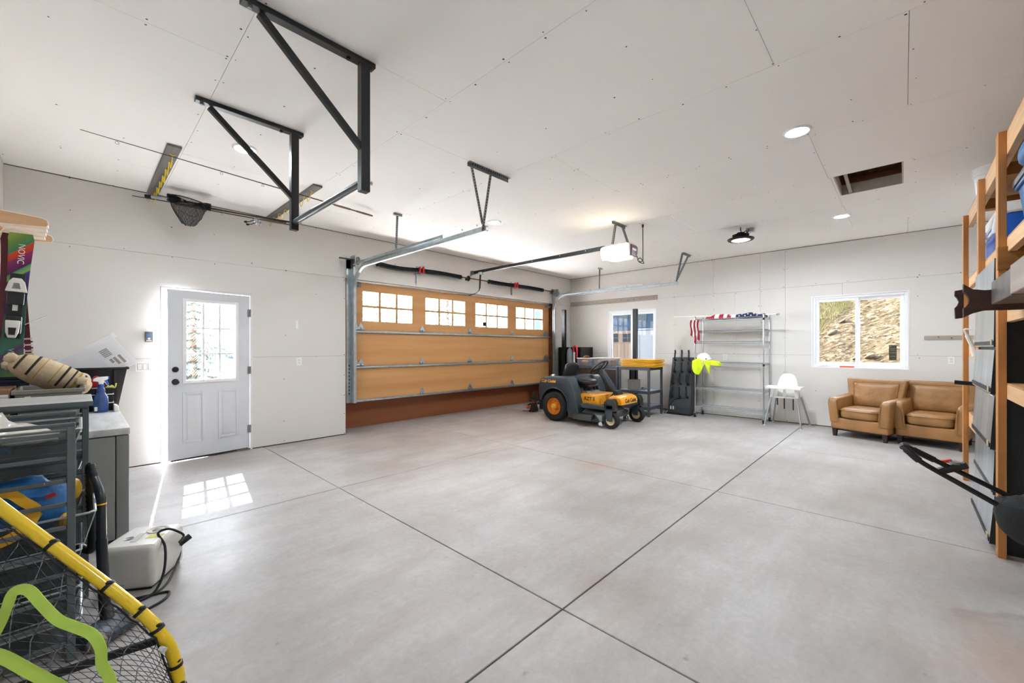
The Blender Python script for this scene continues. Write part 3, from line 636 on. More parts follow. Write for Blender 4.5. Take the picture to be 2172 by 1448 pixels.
# neighbouring garage and container seen through window_1
nb = thing('neighbour_garage', 'neighbouring blue-grey house with a wooden garage door, seen through the window', 'building', (17, 8.6, 0))
sid = mat('blue_siding', (.028, .042, .065), .9, spec=.05, var=.15, vscale=3)
part('wall', MB().box(17.0, 19, 3.5, 14.5, -.1, 5.5), sid, nb, smooth=0)
cedar = [wood('cedar_board_%d' % k, c1, c2, 'Z', 10) for k, (c1, c2) in enumerate((((.10, .062, .04), (.08, .048, .03)), ((.09, .056, .036), (.07, .042, .027)), ((.115, .075, .05), (.09, .056, .038))))]
gd = part('garage_door', MB().box(16.93, 17.0, 7.3, 10.4, 0, 2.12), cedar[1], nb, smooth=0)
for k in range(17): part('plank', MB().box(16.90, 16.93, 7.32+k*.18, 7.49+k*.18, .02, 1.55), cedar[k % 3], gd, smooth=0)
dk = mat('dark_window', (.012, .018, .024), .5, spec=.1)
for y in (7.55, 8.5, 9.45):
    for i in range(3):
        for j in range(2): part('pane', MB().box(16.91, 16.935, y+i*.25, y+i*.25+.21, 1.62+j*.2, 1.79+j*.2), dk, gd, smooth=0)
curt = mat('curtained_window', (.045, .052, .06), .9, spec=.05)
for y in (6.2, 7.0, 8.1, 9.0): part('window', MB().box(16.97, 17.0, y, y+.45, 2.5, 3.3), curt, nb, smooth=0)
ct = thing('white_container', 'white metal container standing outside the window', 'container', (14.2, 6.3, 0))
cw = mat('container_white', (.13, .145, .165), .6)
part('shell', MB().box(13.6, 15.2, 4.5, 7.05, 0, 1.98), cw, ct, bevel=.02)
for k in range(5): part('rib', MB().box(13.585, 13.6, 4.75+k*.5, 4.82+k*.5, .1, 1.9), cw, ct)
part('roof_rim', MB().box(13.57, 15.23, 4.47, 7.08, 1.98, 2.03), cw, ct)
# conifers and a parked vehicle beyond the driveway
firm = mat('fir_needles', (.16, .185, .15), .9, col2=(.07, .085, .065), vscale=3, world=True); barkm = mat('bark', (.10, .07, .05), .95)
def fir(x, y, h, r, lab, n=26):
    t = thing('fir_tree', lab, 'tree', (x, y, 0), 'fir trees beyond the driveway')
    part('trunk', MB().cyl((x, y, -.1), (x, y, h), h*.02, .01, 8), barkm, t)
    b = MB()
    for i in range(n):
        z = .25+(h-.4)*i/n; rr = r*(1-i/n)+.08; k = 13
        for j in range(k):
            a = 2*math.pi*(j+.5*(i % 2))/k+random.uniform(-.12, .12); L_ = rr*random.uniform(.8, 1.1); ca, sa = math.cos(a), math.sin(a)
            for q in range(11):
                u0, u1 = q/11, (q+.8)/11; w = .15*L_*(1-u0)+.04
                for s in (-1, 1):
                    p0 = (x+ca*L_*u0, y+sa*L_*u0, z-.25*L_*u0*u0); p1 = (x+ca*L_*u1, y+sa*L_*u1, z-.25*L_*u1*u1)
                    tip = (x+ca*L_*(u1+.1)-sa*w*s, y+sa*L_*(u1+.1)+ca*w*s, z-.25*L_*u1-.06+random.uniform(-.03, .03))
                    b.add([p0, p1, tip], [(0, 1, 2)])
    part('foliage', b, firm, t, smooth=0, kind='stuff')
fir(1.75, 11.6, 4.6, 1.25, 'pale fir tree filling the entry door glass'); fir(7.3, 13.5, 6.5, 1.5, 'fir tree seen at left edge of first garage window')
fir(13.4, 17.5, 7, 2.2, 'fir tree seen through the rightmost garage window', 30); fir(9.6, 19.5, 4.5, 1.4, 'low fir tree below the middle garage windows')
car = thing('parked_car', 'blue car parked beyond the fir tree outside the entry door', 'car', (2.2, 15.5, 0))
blu = mat('blue_car_paint', (.02, .16, .45), .3, coat=.5)
part('body', MB().prism([(.2, .35), (.25, .8), (.9, .95), (1.35, 1.45), (3.0, 1.45), (3.6, 1.0), (4.6, .9), (4.7, .4)], 14.8, 16.4, 'Y'), blu, car, bevel=.05, seg=2)
part('side_window', MB().prism([(1.1, .98), (1.45, 1.38), (2.9, 1.38), (3.4, 1.0)], 14.785, 14.80, 'Y'), dk, car)
for x in (1.05, 3.8): part('wheel', MB().lathe([(0, -.1), (.3, -.1), (.32, -.07), (.32, .07), (.3, .1), (0, .1)], 20, (x, 14.9, .3), 'Y'), M['rubber'], car)
# ------------------------------------------------------------------ ceiling pull-up frame
pu = thing('pull_up_bar', 'black steel ceiling pull-up frame with two braced posts and round bar', 'pull-up bar', (1.0, 3.0, 2.3))
for y in (2.44, 3.655):
    rl = part('ceiling_rail', MB().box(.56, 1.285, y-.028, y+.028, HC-.032, HC-.001), M['blackmetal'], pu, bevel=.003)
    for x in (.60, 1.12, 1.262): part('bolt', MB().cyl((x, y, HC-.032), (x, y, HC-.044), .012, n=6), M['galvdark'] if x < .7 else M['blackmetal'], rl)
    part('post', MB().box(1.19, 1.248, y-.028, y+.028, 2.33, HC-.03), M['blackmetal'], pu, bevel=.003)
    part('brace', MB().beam((.645, y, HC-.045), (1.20, y, 2.60), .038, .034, (0, 1, 0)), M['blackmetal'], pu, bevel=.002)
    part('set_screw', MB().cyl((1.248, y, 2.40), (1.27, y, 2.40), .006, n=8).lathe([(0, .03), (.013, .028), (.013, .02), (.006, .02)], 10, (1.245, y, 2.40), 'X'), M['chrome'], pu)
part('bar', MB().cyl((1.218, 2.47, 2.395), (1.218, 3.627, 2.395), .0225, n=20), mat('grey_bar', '#4c5056', .32, .5), pu)
# ------------------------------------------------------------------ rod rack and fishing gear
gb_ = wood('weathered_board', '#7d7a78', '#5c5855', 'Y', 16, .7)
ycord = mat('yellow_cord', '#e8cf2a', .6)
for x, lab in ((.57, 'weathered grey ceiling board with yellow cord loops above the landing net'), (1.795, 'weathered grey ceiling board with yellow cord loops behind the pull-up post')):
    t = thing('rod_hanger_board', lab, 'rack', (x, 5.5, HC-.025), 'ceiling rod hanger boards')
    part('board', MB().box(x-.048, x+.052, 4.66, 6.31, HC-.022, HC-.001), gb_, t, bevel=.002)
    ys = [4.85+k*.225 for k in range(7)]; pts = []
    for k, y in enumerate(ys):
        pts += [(x+.01, y, HC-.024), (x+.012, y+.04, HC-.055), (x+.01, y+.10, HC-.105-.01*(k % 3)), (x+.008, y+.13, HC-.10), (x+.01, y+.15, HC-.05)]
    part('cord_loops', MB().tube(smooth_path(pts, 4), .0045, 6).tube([(x-.012, 4.83, HC-.026), (x+.01, 4.85, HC-.03), (x+.03, 4.82, HC-.026)], .004, 6), ycord, t, label='yellow cord threaded in loops')
cork = mat('cork_grip', '#8d7357', .8, var=.3, vscale=60); rodm = mat('rod_blank', '#1d1b1a', .35); rodb = mat('brown_rod_blank', '#5b4636', .4)
def rod(p, q, r0, r1, lab, m, grip=None, guides=4, reel=None):
    p, q = Vector(p), Vector(q); t = thing('fishing_rod', lab, 'fishing rod', tuple((p+q)/2), 'fishing rods on the ceiling hangers')
    part('blank', MB().tube([p, p.lerp(q, .5), q], [r0, (r0+r1)/2, r1], 8), m, t)
    if grip:
        for a, c in grip: part('grip', MB().tube([p.lerp(q, a), p.lerp(q, (a+c)/2), p.lerp(q, c)], [.011, .0125, .011], 12), cork, t)
    for k in range(guides):
        c = p.lerp(q, .08+.14*k); part('guide', MB().tube([c+Vector((.012*math.cos(a), 0, -.02+.012*math.sin(a))) for a in [i*.9 for i in range(7)]], .002, 5, closed=True).cyl(c, c-Vector((0, 0, .012)), .002, n=5), M['galvdark'], t)
    if reel is not None:
        c = p.lerp(q, reel); rl = part('reel', MB().lathe([(0, -.03), (.03, -.03), (.032, -.02), (.02, -.014), (.02, .014), (.032, .02), (.03, .03), (0, .03)], 16, c-Vector((0, 0, .055)), 'X').cyl(c, c-Vector((0, 0, .04)), .008, n=8), M['chrome'], t)
        part('crank', MB().tube([c-Vector((.03, 0, .055)), c-Vector((.07, -.02, .08)), c-Vector((.10, -.02, .085))], .005, 6).ellip(c-Vector((.11, -.02, .09)), (.02, .012, .014), 8, 6), M['black'], rl)
rod((-.004, 4.69, 3.075), (2.637, 5.04, 3.085), .0025, .008, 'long black fishing rod with cork grip crossing the ceiling below both boards', rodm, [(.80, .88), (.915, .995)], 5)
rod((.39, 6.18, 3.04), (2.05, 5.95, 3.045), .004, .0125, 'fishing rod with thick black butt, lying nearest the room beside the wall', rodm, None, 3, .70)
rod((.75, 6.12, 3.025), (2.02, 6.06, 3.035), .006, .009, 'brown fishing rod with small reel and cork butt, next to the wall', rodb, [(.72, .9), (.95, 1.0)], 3, .66)
rod((1.0, 6.0, 3.03), (1.9, 6.0, 3.035), .007, .009, 'short brown rod between the two reels', rodb, None, 2)
ln = thing('landing_net', 'black fish landing net with aluminium handle hanging under the ceiling', 'net', (.8, 5.95, 3.03))
part('handle', MB().cyl((.50, 6.05, 3.03), (.80, 5.90, 3.03), .018, n=14), M['galv'], ln)
part('grip', MB().tube([(.49, 6.055, 3.03), (.54, 6.03, 3.03)], .021, 14), M['black'], ln)
netm = haze_mat('black_netting', '#141414', .42, .8); netd = haze_mat('bunched_netting', '#151515', .8, .8)
def netf(u, v):
    a = u*2*math.pi; w = 1-v*v*.78; x = .845+.17*w*math.cos(a)+.02*math.sin(3*a)*v; y = 5.93+.10*w*math.sin(a); z = 3.045-.29*v+.02*mnoise.noise(Vector((x*20, y*20, v*3)))-.02*math.cos(a)*(1-v)
    return (x, y, z)
part('net_bag', MB().grid(netf, 36, 14), netm, ln, smooth=180)
part('bunched_net', MB().grid(lambda u, v: (.66+.40*u, 5.93+.05*math.cos(v*6.28)*(.6+.4*math.sin(9*u)), 3.035+.035*math.sin(v*6.28)*(.7+.5*math.sin(7*u+1))-.02*u), 24, 10), netd, ln, smooth=180)
cells = MB()
for k in range(26):
    a = 2*math.pi*k/26
    for s in (-1, 1): cells.tube([netf((a/6.283+s*.16*j/7) % 1, j/7) for j in range(8)], .0012, 3, caps=False)
part('mesh_cords', cells, M['black'], ln, kind='stuff')
part('hoop', MB().tube([(.845+.175*math.cos(a), 5.93+.105*math.sin(a), 3.04-.02*math.cos(a)) for a in [2*math.pi*i/28 for i in range(28)]], .006, 8, closed=True), M['black'], ln)
part('draw_cord', MB().tube(smooth_path([(.74, 5.83, 2.89), (.80, 5.83, 2.865), (.88, 5.83, 2.84), (.92, 5.83, 2.87), (.90, 5.83, 2.93), (.93, 5.83, 2.97), (.97, 5.83, 2.93), (1.0, 5.83, 2.94), (.97, 5.83, 3.0)], 5), .004, 6), M['black'], ln)

# ------------------------------------------------------------------ fittings on the door wall
def plate(name, label, cat, c, w, h, n, plane, kind):
    t = thing(name, label, cat, c)
    def bx(a0, a1, d0, d1, z0, z1): return MB().box(c[0]+a0, c[0]+a1, c[1]-d1, c[1]-d0, c[2]+z0, c[2]+z1) if plane == 'Y' else MB().box(c[0]-d1, c[0]-d0, c[1]+a0, c[1]+a1, c[2]+z0, c[2]+z1)
    part('cover_plate', bx(-w/2, w/2, 0, .006, -h/2, h/2), M['plasticwhite'], t, bevel=.002)
    for k in range(n):
        o = (k-(n-1)/2)*.046
        if kind == 'switch': part('rocker', bx(o-.016, o+.016, .006, .012, -.033, .033), M['white'], t, bevel=.002); part('gap', bx(o-.019, o+.019, .006, .0068, -.036, .036), M['galvdark'], t)
        else:
            for dz in (-.02, .02):
                s = part('socket', bx(o-.016, o+.016, .006, .009, dz-.014, dz+.014), M['white'], t, bevel=.004)
                for dx in (-.006, .006): part('slot', bx(o+dx-.0015, o+dx+.0015, .009, .0095, dz-.004, dz+.007), M['black'], s)
    return t
plate('light_switch', 'white three-gang light switch left of the entry door', 'switch', (.508, YL, 1.14), .165, .115, 3, 'Y', 'switch')
plate('wall_outlet', 'white wall outlet between entry door and garage door', 'outlet', (2.175, YL, 1.16), .072, .115, 1, 'Y', 'outlet')
plate('wall_outlet', 'white wall outlet behind the wire shelving', 'outlet', (XB, 2.58, 1.17), .072, .115, 1, 'X', 'outlet')
plate('wall_outlet', 'white wall outlet right of the far window', 'outlet', (XB, -.505, 1.17), .075, .12, 1, 'X', 'outlet')
plate('wall_outlet', 'white wall outlet beside the black corner cabinet', 'outlet', (XB, 5.36, .98), .072, .115, 1, 'X', 'outlet')
kp = thing('door_opener_control', 'small grey wall control panel left of the entry door', 'control panel', (.543, YL, 1.485))
part('body', MB().box(.508, .578, YL-.022, YL, 1.427, 1.545), mat('control_grey', '#6d7378', .4), kp, bevel=.005, seg=2)
part('screen', MB().box(.522, .564, YL-.0235, YL-.022, 1.487, 1.518), mat('lcd_blue', '#5f7fc0', .3), kp, bevel=.002)
part('button', MB().cyl((.543, YL-.022, 1.463), (.543, YL-.030, 1.463), .012, n=16), M['plasticwhite'], kp)
part('button_row', MB().box(.52, .566, YL-.0245, YL-.022, 1.436, 1.445), M['plasticwhite'], kp)
solo('wall_patch', MB().box(2.137, 2.162, YL-.003, YL, 1.63, 1.75), M['plasticwhite'], 'narrow white strip patch on the wall right of the entry door', 'patch')
rb = wood('rail_board', '#b8ada2', '#a2978c', 'Y', 14, .7)
def rail(y0, y1, z0, z1, lab):
    t = thing('wall_rail_board', lab, 'board', (XB, (y0+y1)/2, z0))
    part('board', MB().box(XB-.02, XB, y0, y1, z0, z1), rb, t, bevel=.002)
    n = int((y1-y0)/.16)
    for k in range(n): part('screw', MB().cyl((XB-.0215, y0+.08+k*(y1-y0-.1)/n, (z0+z1)/2+random.uniform(-.02, .02)), (XB-.02, y0+.08+k*(y1-y0-.1)/n, (z0+z1)/2), .005, n=8), M['dark'], t)
rail(3.97, 6.31, 2.43, 2.535, 'long grey board screwed high on the end wall above the workbench window')
rail(-.72, -.22, 1.482, 1.538, 'short grey board screwed to the end wall right of the far window')

# ------------------------------------------------------------------ chest freezer and what stands on it
fzm = mat('freezer_grey', '#8f918e', .45, var=.05); lidm = mat('freezer_lid', '#d9d9d8', .35, col2='#b9b9b9', vscale=5, stretch=(3, .6, 1))
fz = thing('chest_freezer', 'grey chest freezer with pale marbled lid against the near wall', 'freezer', (-.12, 4.9, 0))
FX1, FY0, FY1, FZ = .235, 3.95, 5.9, .80
part('cabinet', MB().box(-.50, FX1-.07, FY0, FY1, .03, .745), fzm, fz, bevel=.008, seg=2)
part('front_panel', MB().box(FX1-.066, FX1, FY0, FY1, .03, .745), fzm, fz, bevel=.006, seg=2)
part('lid', MB().box(-.505, FX1+.006, FY0-.006, FY1, .752, FZ), lidm, fz, bevel=.008, seg=2)
part('plinth', MB().box(-.48, FX1-.04, FY0+.02, FY1-.02, 0, .03), M['black'], fz)
def tub(name, label, cat, x0, x1, y0, y1, z0, z1, m, flare=.03, wall=.006, rim=.012, rimz=.02):
    t = thing(name, label, cat, ((x0+x1)/2, (y0+y1)/2, z0))
    def ring(x0, x1, y0, y1, z): return [(x0, y0, z), (x1, y0, z), (x1, y1, z), (x0, y1, z)]
    f, w = flare, wall
    rs = [ring(x0+f, x1-f, y0+f, y1-f, z0), ring(x0, x1, y0, y1, z1), ring(x0+w, x1-w, y0+w, y1-w, z1), ring(x0+f+w, x1-f-w, y0+f+w, y1-f-w, z0+w)]
    b = MB(); vs = [p for r in rs for p in r]; fs = [(3, 2, 1, 0), (12, 13, 14, 15)]
    for k in range(3): fs += [(k*4+i, k*4+(i+1) % 4, k*4+4+(i+1) % 4, k*4+4+i) for i in range(4)]
    part('body', b.add(vs, fs), m, t, bevel=.006, seg=2)
    rr = rim; part('rim', MB().box(x0-rr, x1+rr, y0-rr, y0+w, z1-rimz, z1+.002).box(x0-rr, x1+rr, y1-w, y1+rr, z1-rimz, z1+.002).box(x0-rr, x0+w, y0+w, y1-w, z1-rimz, z1+.002).box(x1-w, x1+rr, y0+w, y1-w, z1-rimz, z1+.002), m, t, bevel=.004)
    return t
tote = tub('storage_tote', 'large black plastic tote on the freezer lid, holding a white flat box', 'tote', -.22, .31, 5.42, 5.85, FZ, 1.172, mat('tote_black', '#1a1c1f', .5), .06)
part('corner_rib', MB().box(.215, .235, 5.405, 5.43, .85, 1.15), M['black'], tote)
# white flat box standing tilted in the tote
bxm = mat('white_carton', '#e7e7ea', .7, var=.05, vscale=4)
fb_ = thing('flat_carton', 'white flat cardboard box propped at a slant in the black tote', 'box', (.1, 5.56, 1.0))
ang_ = math.atan2(-.278, .202)
cm = Matrix.Translation((.194, 5.56, 1.492)) @ Matrix.Rotation(-ang_, 4, 'Y') @ Matrix.Identity(4)
# local x runs down the short edge, local z along the long edge
def crt(b): 
    ex = Vector((.202, 0, -.278)).normalized(); ez = Vector((-.383, 0, -.276)).normalized()
    m = Matrix(((ex.x, 0, ez.x, .194), (0, 1, 0, 5.56), (ex.z, 0, ez.z, 1.492), (0, 0, 0, 1))); return b.xf(m)
part('carton', crt(MB().box(0, .344, 0, .05, 0, .50)), bxm, fb_, bevel=.003)
part('lid_seam', crt(MB().box(-.001, .345, .018, .021, -.001, .50)), M['galvdark'], fb_)
part('torn_flap', crt(MB().box(.0, .05, .03, .034, -.03, 0)), bxm, fb_)
bars = MB()
for k in range(14): bars.box(.095+k*.0055, .095+k*.0055+(.002 if k % 3 else .004), -.0006, 0, .10, .165)
part('barcode', crt(bars), mat('print_grey', '#77777c', .7), fb_, kind='stuff', label='printed barcode')
lb_ = MB().box(.19, .30, -.0005, 0, .05, .19)
part('shipping_label', crt(lb_), M['plasticwhite'], fb_)
tx = MB()
for r_, (a, n_) in enumerate(((.06, 8), (.10, 7), (.13, 4))):
    for k in range(n_): tx.box(.20+k*.011, .207+k*.011, -.0011, -.0005, a, a+.022)
part('printed_text', crt(tx), mat('print_dark', '#66666a', .7), fb_, kind='stuff')
# caddy, jugs, bottles
cad = thing('fabric_caddy', 'black fabric caddy with white piping on the freezer', 'caddy', (.06, 5.24, FZ))
cdm = mat('caddy_black', '#141617', .85)
part('body', MB().box(-.12, .20, 5.13, 5.15, FZ, 1.0).box(-.12, .20, 5.36, 5.38, FZ, 1.0).box(-.12, -.10, 5.15, 5.36, FZ, 1.0).box(.18, .20, 5.15, 5.36, FZ, 1.0).box(-.1, .18, 5.15, 5.36, FZ, FZ+.01), cdm, cad, bevel=.006, seg=2)
for z in (.87, .945): part('piping', MB().tube([(-.12, 5.127, z), (.203, 5.127, z), (.203, 5.38, z)], .004, 6), M['plasticwhite'], cad)
crm = mat('cream_plastic', '#e5ddc8', .45)
jg = thing('cleaner_jug', 'cream plastic jug with hooped handle and red label in the caddy', 'jug', (.0, 5.24, FZ+.012))
part('body', MB().box(-.075, .055, 5.20, 5.29, FZ+.012, 1.03), crm, jg, bevel=.02, seg=3)
part('handle', MB().tube(smooth_path([(-.065, 5.245, 1.02), (-.065, 5.245, 1.09), (-.03, 5.245, 1.125), (.03, 5.245, 1.115), (.05, 5.245, 1.07), (.05, 5.245, 1.01)], 5), .016, 10), crm, jg)
part('label', MB().box(-.05, .03, 5.197, 5.2, .95, 1.04), M['red'], jg)
jb = thing('squeeze_bottle', 'red pointed bottle standing in the caddy', 'bottle', (.095, 5.24, FZ+.012))
part('body', MB().lathe([(0, 0), (.034, 0), (.036, .02), (.036, .17), (.03, .2)], 18, (.095, 5.24, FZ+.012)), M['plasticwhite'], jb)
part('cap', MB().lathe([(.032, .19), (.036, .21), (.03, .26), (.016, .29), (0, .295)], 18, (.095, 5.24, FZ+.012)), M['red'], jb)
sp2 = thing('wipes_pack', 'red and white pack lying at the right of the caddy', 'pack', (.145, 5.26, FZ+.012))
part('pack', MB().prism([(.12, FZ+.012), (.178, FZ+.012), (.178, 1.0), (.15, 1.05), (.12, 1.06)], 5.2, 5.34, 'Y'), mat('dark_red', '#7d1f22', .5), sp2, bevel=.006); part('edge', MB().tube([(.12, 5.197, 1.06), (.15, 5.197, 1.05), (.178, 5.197, 1.0)], .005, 6), M['plasticwhite'], sp2)
solo('yellow_gloves', MB().tube(smooth_path([(.17, 5.17, .98), (.19, 5.16, 1.02), (.21, 5.15, 1.0), (.22, 5.145, 1.04)], 5), [.006]*16, 8).ellip((.18, 5.16, 1.005), (.03, .012, .012), 10, 6), mat('lime_yellow', '#c9cf5a', .6), 'yellow-green glove tips over the caddy edge', 'gloves')
sb = thing('spray_bottle', 'blue translucent spray bottle with white trigger head on the freezer', 'bottle', (.12, 5.06, FZ)); so = (.12, 5.06, FZ)
part('bottle', MB().lathe([(0, 0), (.043, 0), (.048, .01), (.049, .09), (.046, .13), (.03, .16), (.027, .175), (.03, .19), (.024, .205), (.018, .22)], 24, so), mat('blue_liquid', '#3f5f9a', .12, col2='#35507f', vscale=3), sb, smooth=60)
part('collar', MB().lathe([(.02, .215), (.02, .24), (.015, .243)], 18, so), mat('blue_cap', '#1f53b0', .4), sb)
part('spray_head', MB().prism([(.07, 1.07), (.075, 1.09), (.10, 1.105), (.165, 1.108), (.165, 1.085), (.14, 1.07), (.135, 1.04), (.108, 1.04), (.104, 1.065)], 5.045, 5.075, 'Y'), M['plasticwhite'], sb, bevel=.004, seg=2)
part('trigger', MB().prism([(.145, 1.085), (.16, 1.08), (.172, 1.035), (.163, 1.03), (.15, 1.055)], 5.05, 5.07, 'Y').box(.164, .172, 5.047, 5.073, 1.083, 1.108), mat('blue_trigger', '#2a67d0', .4), sb, bevel=.002)
part('label', MB().box(.08, .098, 5.0135, 5.0155, .815, .85), M['plasticwhite'], sb)
solo('white_tray', MB().prism([(.20, FZ), (.235, FZ), (.228, FZ+.05), (.20, FZ+.06)], 5.0, 5.13, 'Y'), M['plasticwhite'], 'small white plastic piece at the corner of the freezer lid', 'tray', bevel=.004)
bin_ = tub('translucent_bin', 'grey translucent plastic bin on the freezer, holding a cushion', 'bin', -.29, .01, 4.02, 4.5, FZ, 1.088, mat('bin_grey', '#8b887e', .5), .03, rimz=.025)
part('bin_label', MB().box(-.245, -.22, 4.015, 4.018, .98, 1.05), M['plasticwhite'], bin_)
cush = thing('cushion', 'cream woven cushion with dark stripes and pompoms in the grey bin', 'cushion', (-.14, 4.25, 1.09))
cfab = mat('cream_weave', '#d9c6a6', .9, col2='#c9b492', vscale=30, bump=.3, bscale=220); cdark = mat('dark_weave', '#3f3a33', .9, var=.4, vscale=150); cmus = mat('mustard_weave', '#b79547', .9)
rotc = Matrix.Rotation(R(31), 3, 'Y') @ Matrix.Rotation(R(-14), 3, 'X')
cc = Vector((-.14, 4.27, 1.165))
part('cover', MB().ellip(cc, (.215, .19, .085), 32, 18, rotc, e=.8), cfab, cush, smooth=180)
def stripe(sx, w, m, name='stripe'):
    vs = []; n = 26; p = 2.5
    for i in range(n+1):
        th = -.9+(math.pi+.9)*i/n
        for dx in (-w, w):
            x = min(.985, max(-.985, sx+dx)); k = 1-abs(x)**p; T = k**(1/p); t_ = -T*math.cos(th)
            z_ = math.copysign(max(0, k-abs(t_)**p)**(1/p), math.sin(th))
            vs.append(cc + rotc @ Vector((x*.215*1.006, t_*.19*1.012, z_*.085*1.025)))
    part(name, MB().add(vs, [(2*i, 2*i+1, 2*i+3, 2*i+2) for i in range(n)]), m, cush, smooth=180)
for sx, w, m in ((-.78, .03, cdark), (-.48, .03, cdark), (-.30, .012, cmus), (.05, .012, cmus), (.22, .03, cdark), (.42, .022, cdark), (.55, .03, cmus), (.68, .03, cdark)): stripe(sx, w, m)
for lx, ly in ((-.93, -.45), (.62, -.95), (-.93, .8)):
    p = cc + rotc @ Vector((lx*.23, ly*.2, 0)); b = MB().ellip(p, (.032, .032, .032), 14, 10)
    for i, q in enumerate(b.v): b.v[i] = q + (q-p)*mnoise.noise(q*90)*.25
    part('pompom', b, cfab, cush)
btote = tub('storage_tote', 'dark blue plastic tote under the skis', 'tote', -.50, -.25, 4.52, 5.0, FZ, 1.135, mat('navy_plastic', '#1d2c4a', .45), .03)
part('lid', MB().box(-.515, -.235, 4.505, 5.015, 1.137, 1.155), mat('navy_lid', '#18253f', .45), btote, bevel=.004)
cb = thing('cardboard_box', 'brown cardboard box with white label at far left of the freezer', 'box', (-.40, 4.1, FZ))
card = mat('brown_cardboard', '#8f6a4e', .85, var=.1, vscale=8)
part('carton', MB().box(-.505, -.305, 4.0, 4.4, FZ, 1.10), card, cb, bevel=.003)
lbl = part('label', MB().box(-.36, -.31, 3.997, 4.0, 1.0, 1.07), M['plasticwhite'], cb)
text('MASSRS LIT5', M['black'], lbl, (-.335, 3.9965, 1.052), basis((1, 0, 0), (0, 0, 1)), .0085, .0002)
text('(6 KITS)', M['black'], lbl, (-.335, 3.9965, 1.032), basis((1, 0, 0), (0, 0, 1)), .007, .0002)
# skis, stick and their shelf
def ski_mat():
    m = bpy.data.materials.new('ski_graphic'); m.use_nodes = True; n = m.node_tree; b = n.nodes['Principled BSDF']; b.inputs['Roughness'].default_value = .25
    p = n.nodes.new('ShaderNodeNewGeometry'); sx_ = n.nodes.new('ShaderNodeSeparateXYZ'); n.links.new(p.outputs['Position'], sx_.inputs[0])
    a = n.nodes.new('ShaderNodeMath'); a.operation = 'MULTIPLY_ADD'; a.inputs[1].default_value = -.9; n.links.new(sx_.outputs['X'], a.inputs[0]); n.links.new(sx_.outputs['Z'], a.inputs[2])
    mr = n.nodes.new('ShaderNodeMapRange'); mr.inputs[1].default_value = 1.42; mr.inputs[2].default_value = 2.46; n.links.new(a.outputs[0], mr.inputs[0])
    r = n.nodes.new('ShaderNodeValToRGB'); r.color_ramp.interpolation = 'LINEAR'; e = r.color_ramp.elements
    st = [(0, '#7f9a48'), (.1, '#3f7a55'), (.2, '#4f2f5c'), (.24, '#2f6b58'), (.45, '#2a5a52'), (.5, '#2c2140'), (.6, '#46306e'), (.68, '#4a3a86'), (.69, '#8fae4a'), (.725, '#3f8f7c'), (.73, '#5a1f4e'), (.81, '#8a2a6a'), (.815, '#c23a24'), (.86, '#d0452c'), (.865, '#3f8a62'), (.93, '#6f9c48'), (1, '#a9bf5a')]
    while len(e) < len(st): e.new(.5)
    for i, (q, c) in enumerate(st): e[i].position = q; e[i].color = (*lin(c), 1)
    n.links.new(mr.outputs[0], r.inputs[0]); n.links.new(r.outputs[0], b.inputs['Base Color']); return m
skm = ski_mat()
def ski(name, label, p0, p1, y, m, w=.048):
    t = thing(name, label, 'ski', (p0[0], y, p0[1]), 'pair of skis')
    d = Vector((p1[0]-p0[0], 0, p1[1]-p0[1])); L_ = d.length; d.normalize(); s = Vector((d.z, 0, -d.x)); n = 24; vs = []
    for i in range(n+1):
        u = i/n; hw = w*(1+.30*(2*u-1)**2)*(1 if .03 < u else .75)*(1 if u < .985 else .8); c = Vector((p0[0], y, p0[1]))+d*L_*u; yo = -.05*max(0, (u-.88)/.12)**2
        for a, b_ in ((-1, 0), (1, 0), (1, .012), (-1, .012)): vs.append(c+s*hw*a+Vector((0, b_+yo, 0)))
    fs = [(i*4+j, i*4+(j+1) % 4, i*4+4+(j+1) % 4, i*4+4+j) for i in range(n) for j in range(4)]+[(0, 1, 2, 3), (n*4, n*4+1, n*4+2, n*4+3)]
    part('ski_board', MB().add(vs, fs), m, t, smooth=30); return t, d, s
s1, sd, ss = ski('ski', 'colourful green and purple ski with white binding, standing upright', (-.343, 1.157), (-.285, 2.165), 4.49, skm)
def skp(u, a, yo): return Vector((-.343, 4.49-yo, 1.157))+sd*u+ss*a
whp = mat('binding_white', '#e3e1dc', .35)
bt = part('toe_binding', MB().prism([(-.05, .59), (.05, .59), (.036, .66), (.02, .685), (-.02, .685), (-.036, .66)], -.055, -.02, 'Y').xf(Matrix.Translation((-.343, 4.49, 1.157)) @ Matrix(((ss.x, 0, sd.x, 0), (0, 1, 0, 0), (ss.z, 0, sd.z, 0), (0, 0, 0, 1)))), whp, s1, bevel=.006, seg=2)
LM = Matrix.Translation((-.343, 4.49, 1.157)) @ Matrix(((ss.x, 0, sd.x, 0), (0, 1, 0, 0), (ss.z, 0, sd.z, 0), (0, 0, 0, 1)))
part('binding_plate', MB().box(-.035, .035, -.02, 0, .27, .72).xf(LM), M['black'], s1, bevel=.004)
part('toe_window', MB().prism([(-.02, .61), (.02, .61), (.012, .65), (-.012, .65)], -.058, -.054, 'Y').xf(LM), M['galvdark'], s1)
part('toe_block', MB().box(-.04, .04, -.05, -.02, .50, .59).xf(LM), M['black'], s1, bevel=.012, seg=2)
part('brand_plate', MB().box(-.012, .012, -.024, -.02, .46, .52).xf(LM), whp, s1)
part('heel_block', MB().box(-.038, .038, -.07, -.02, .30, .42).xf(LM), M['black'], s1, bevel=.012, seg=2)
part('heel_binding', MB().prism([(-.034, .39), (.034, .39), (.03, .31), (.018, .27), (-.018, .27), (-.03, .31)], -.085, -.07, 'Y').xf(LM), whp, s1, bevel=.006, seg=2)
part('heel_lever', MB().prism([(-.018, .34), (.018, .34), (.014, .29), (-.014, .29)], -.09, -.085, 'Y').xf(LM), M['black'], s1)
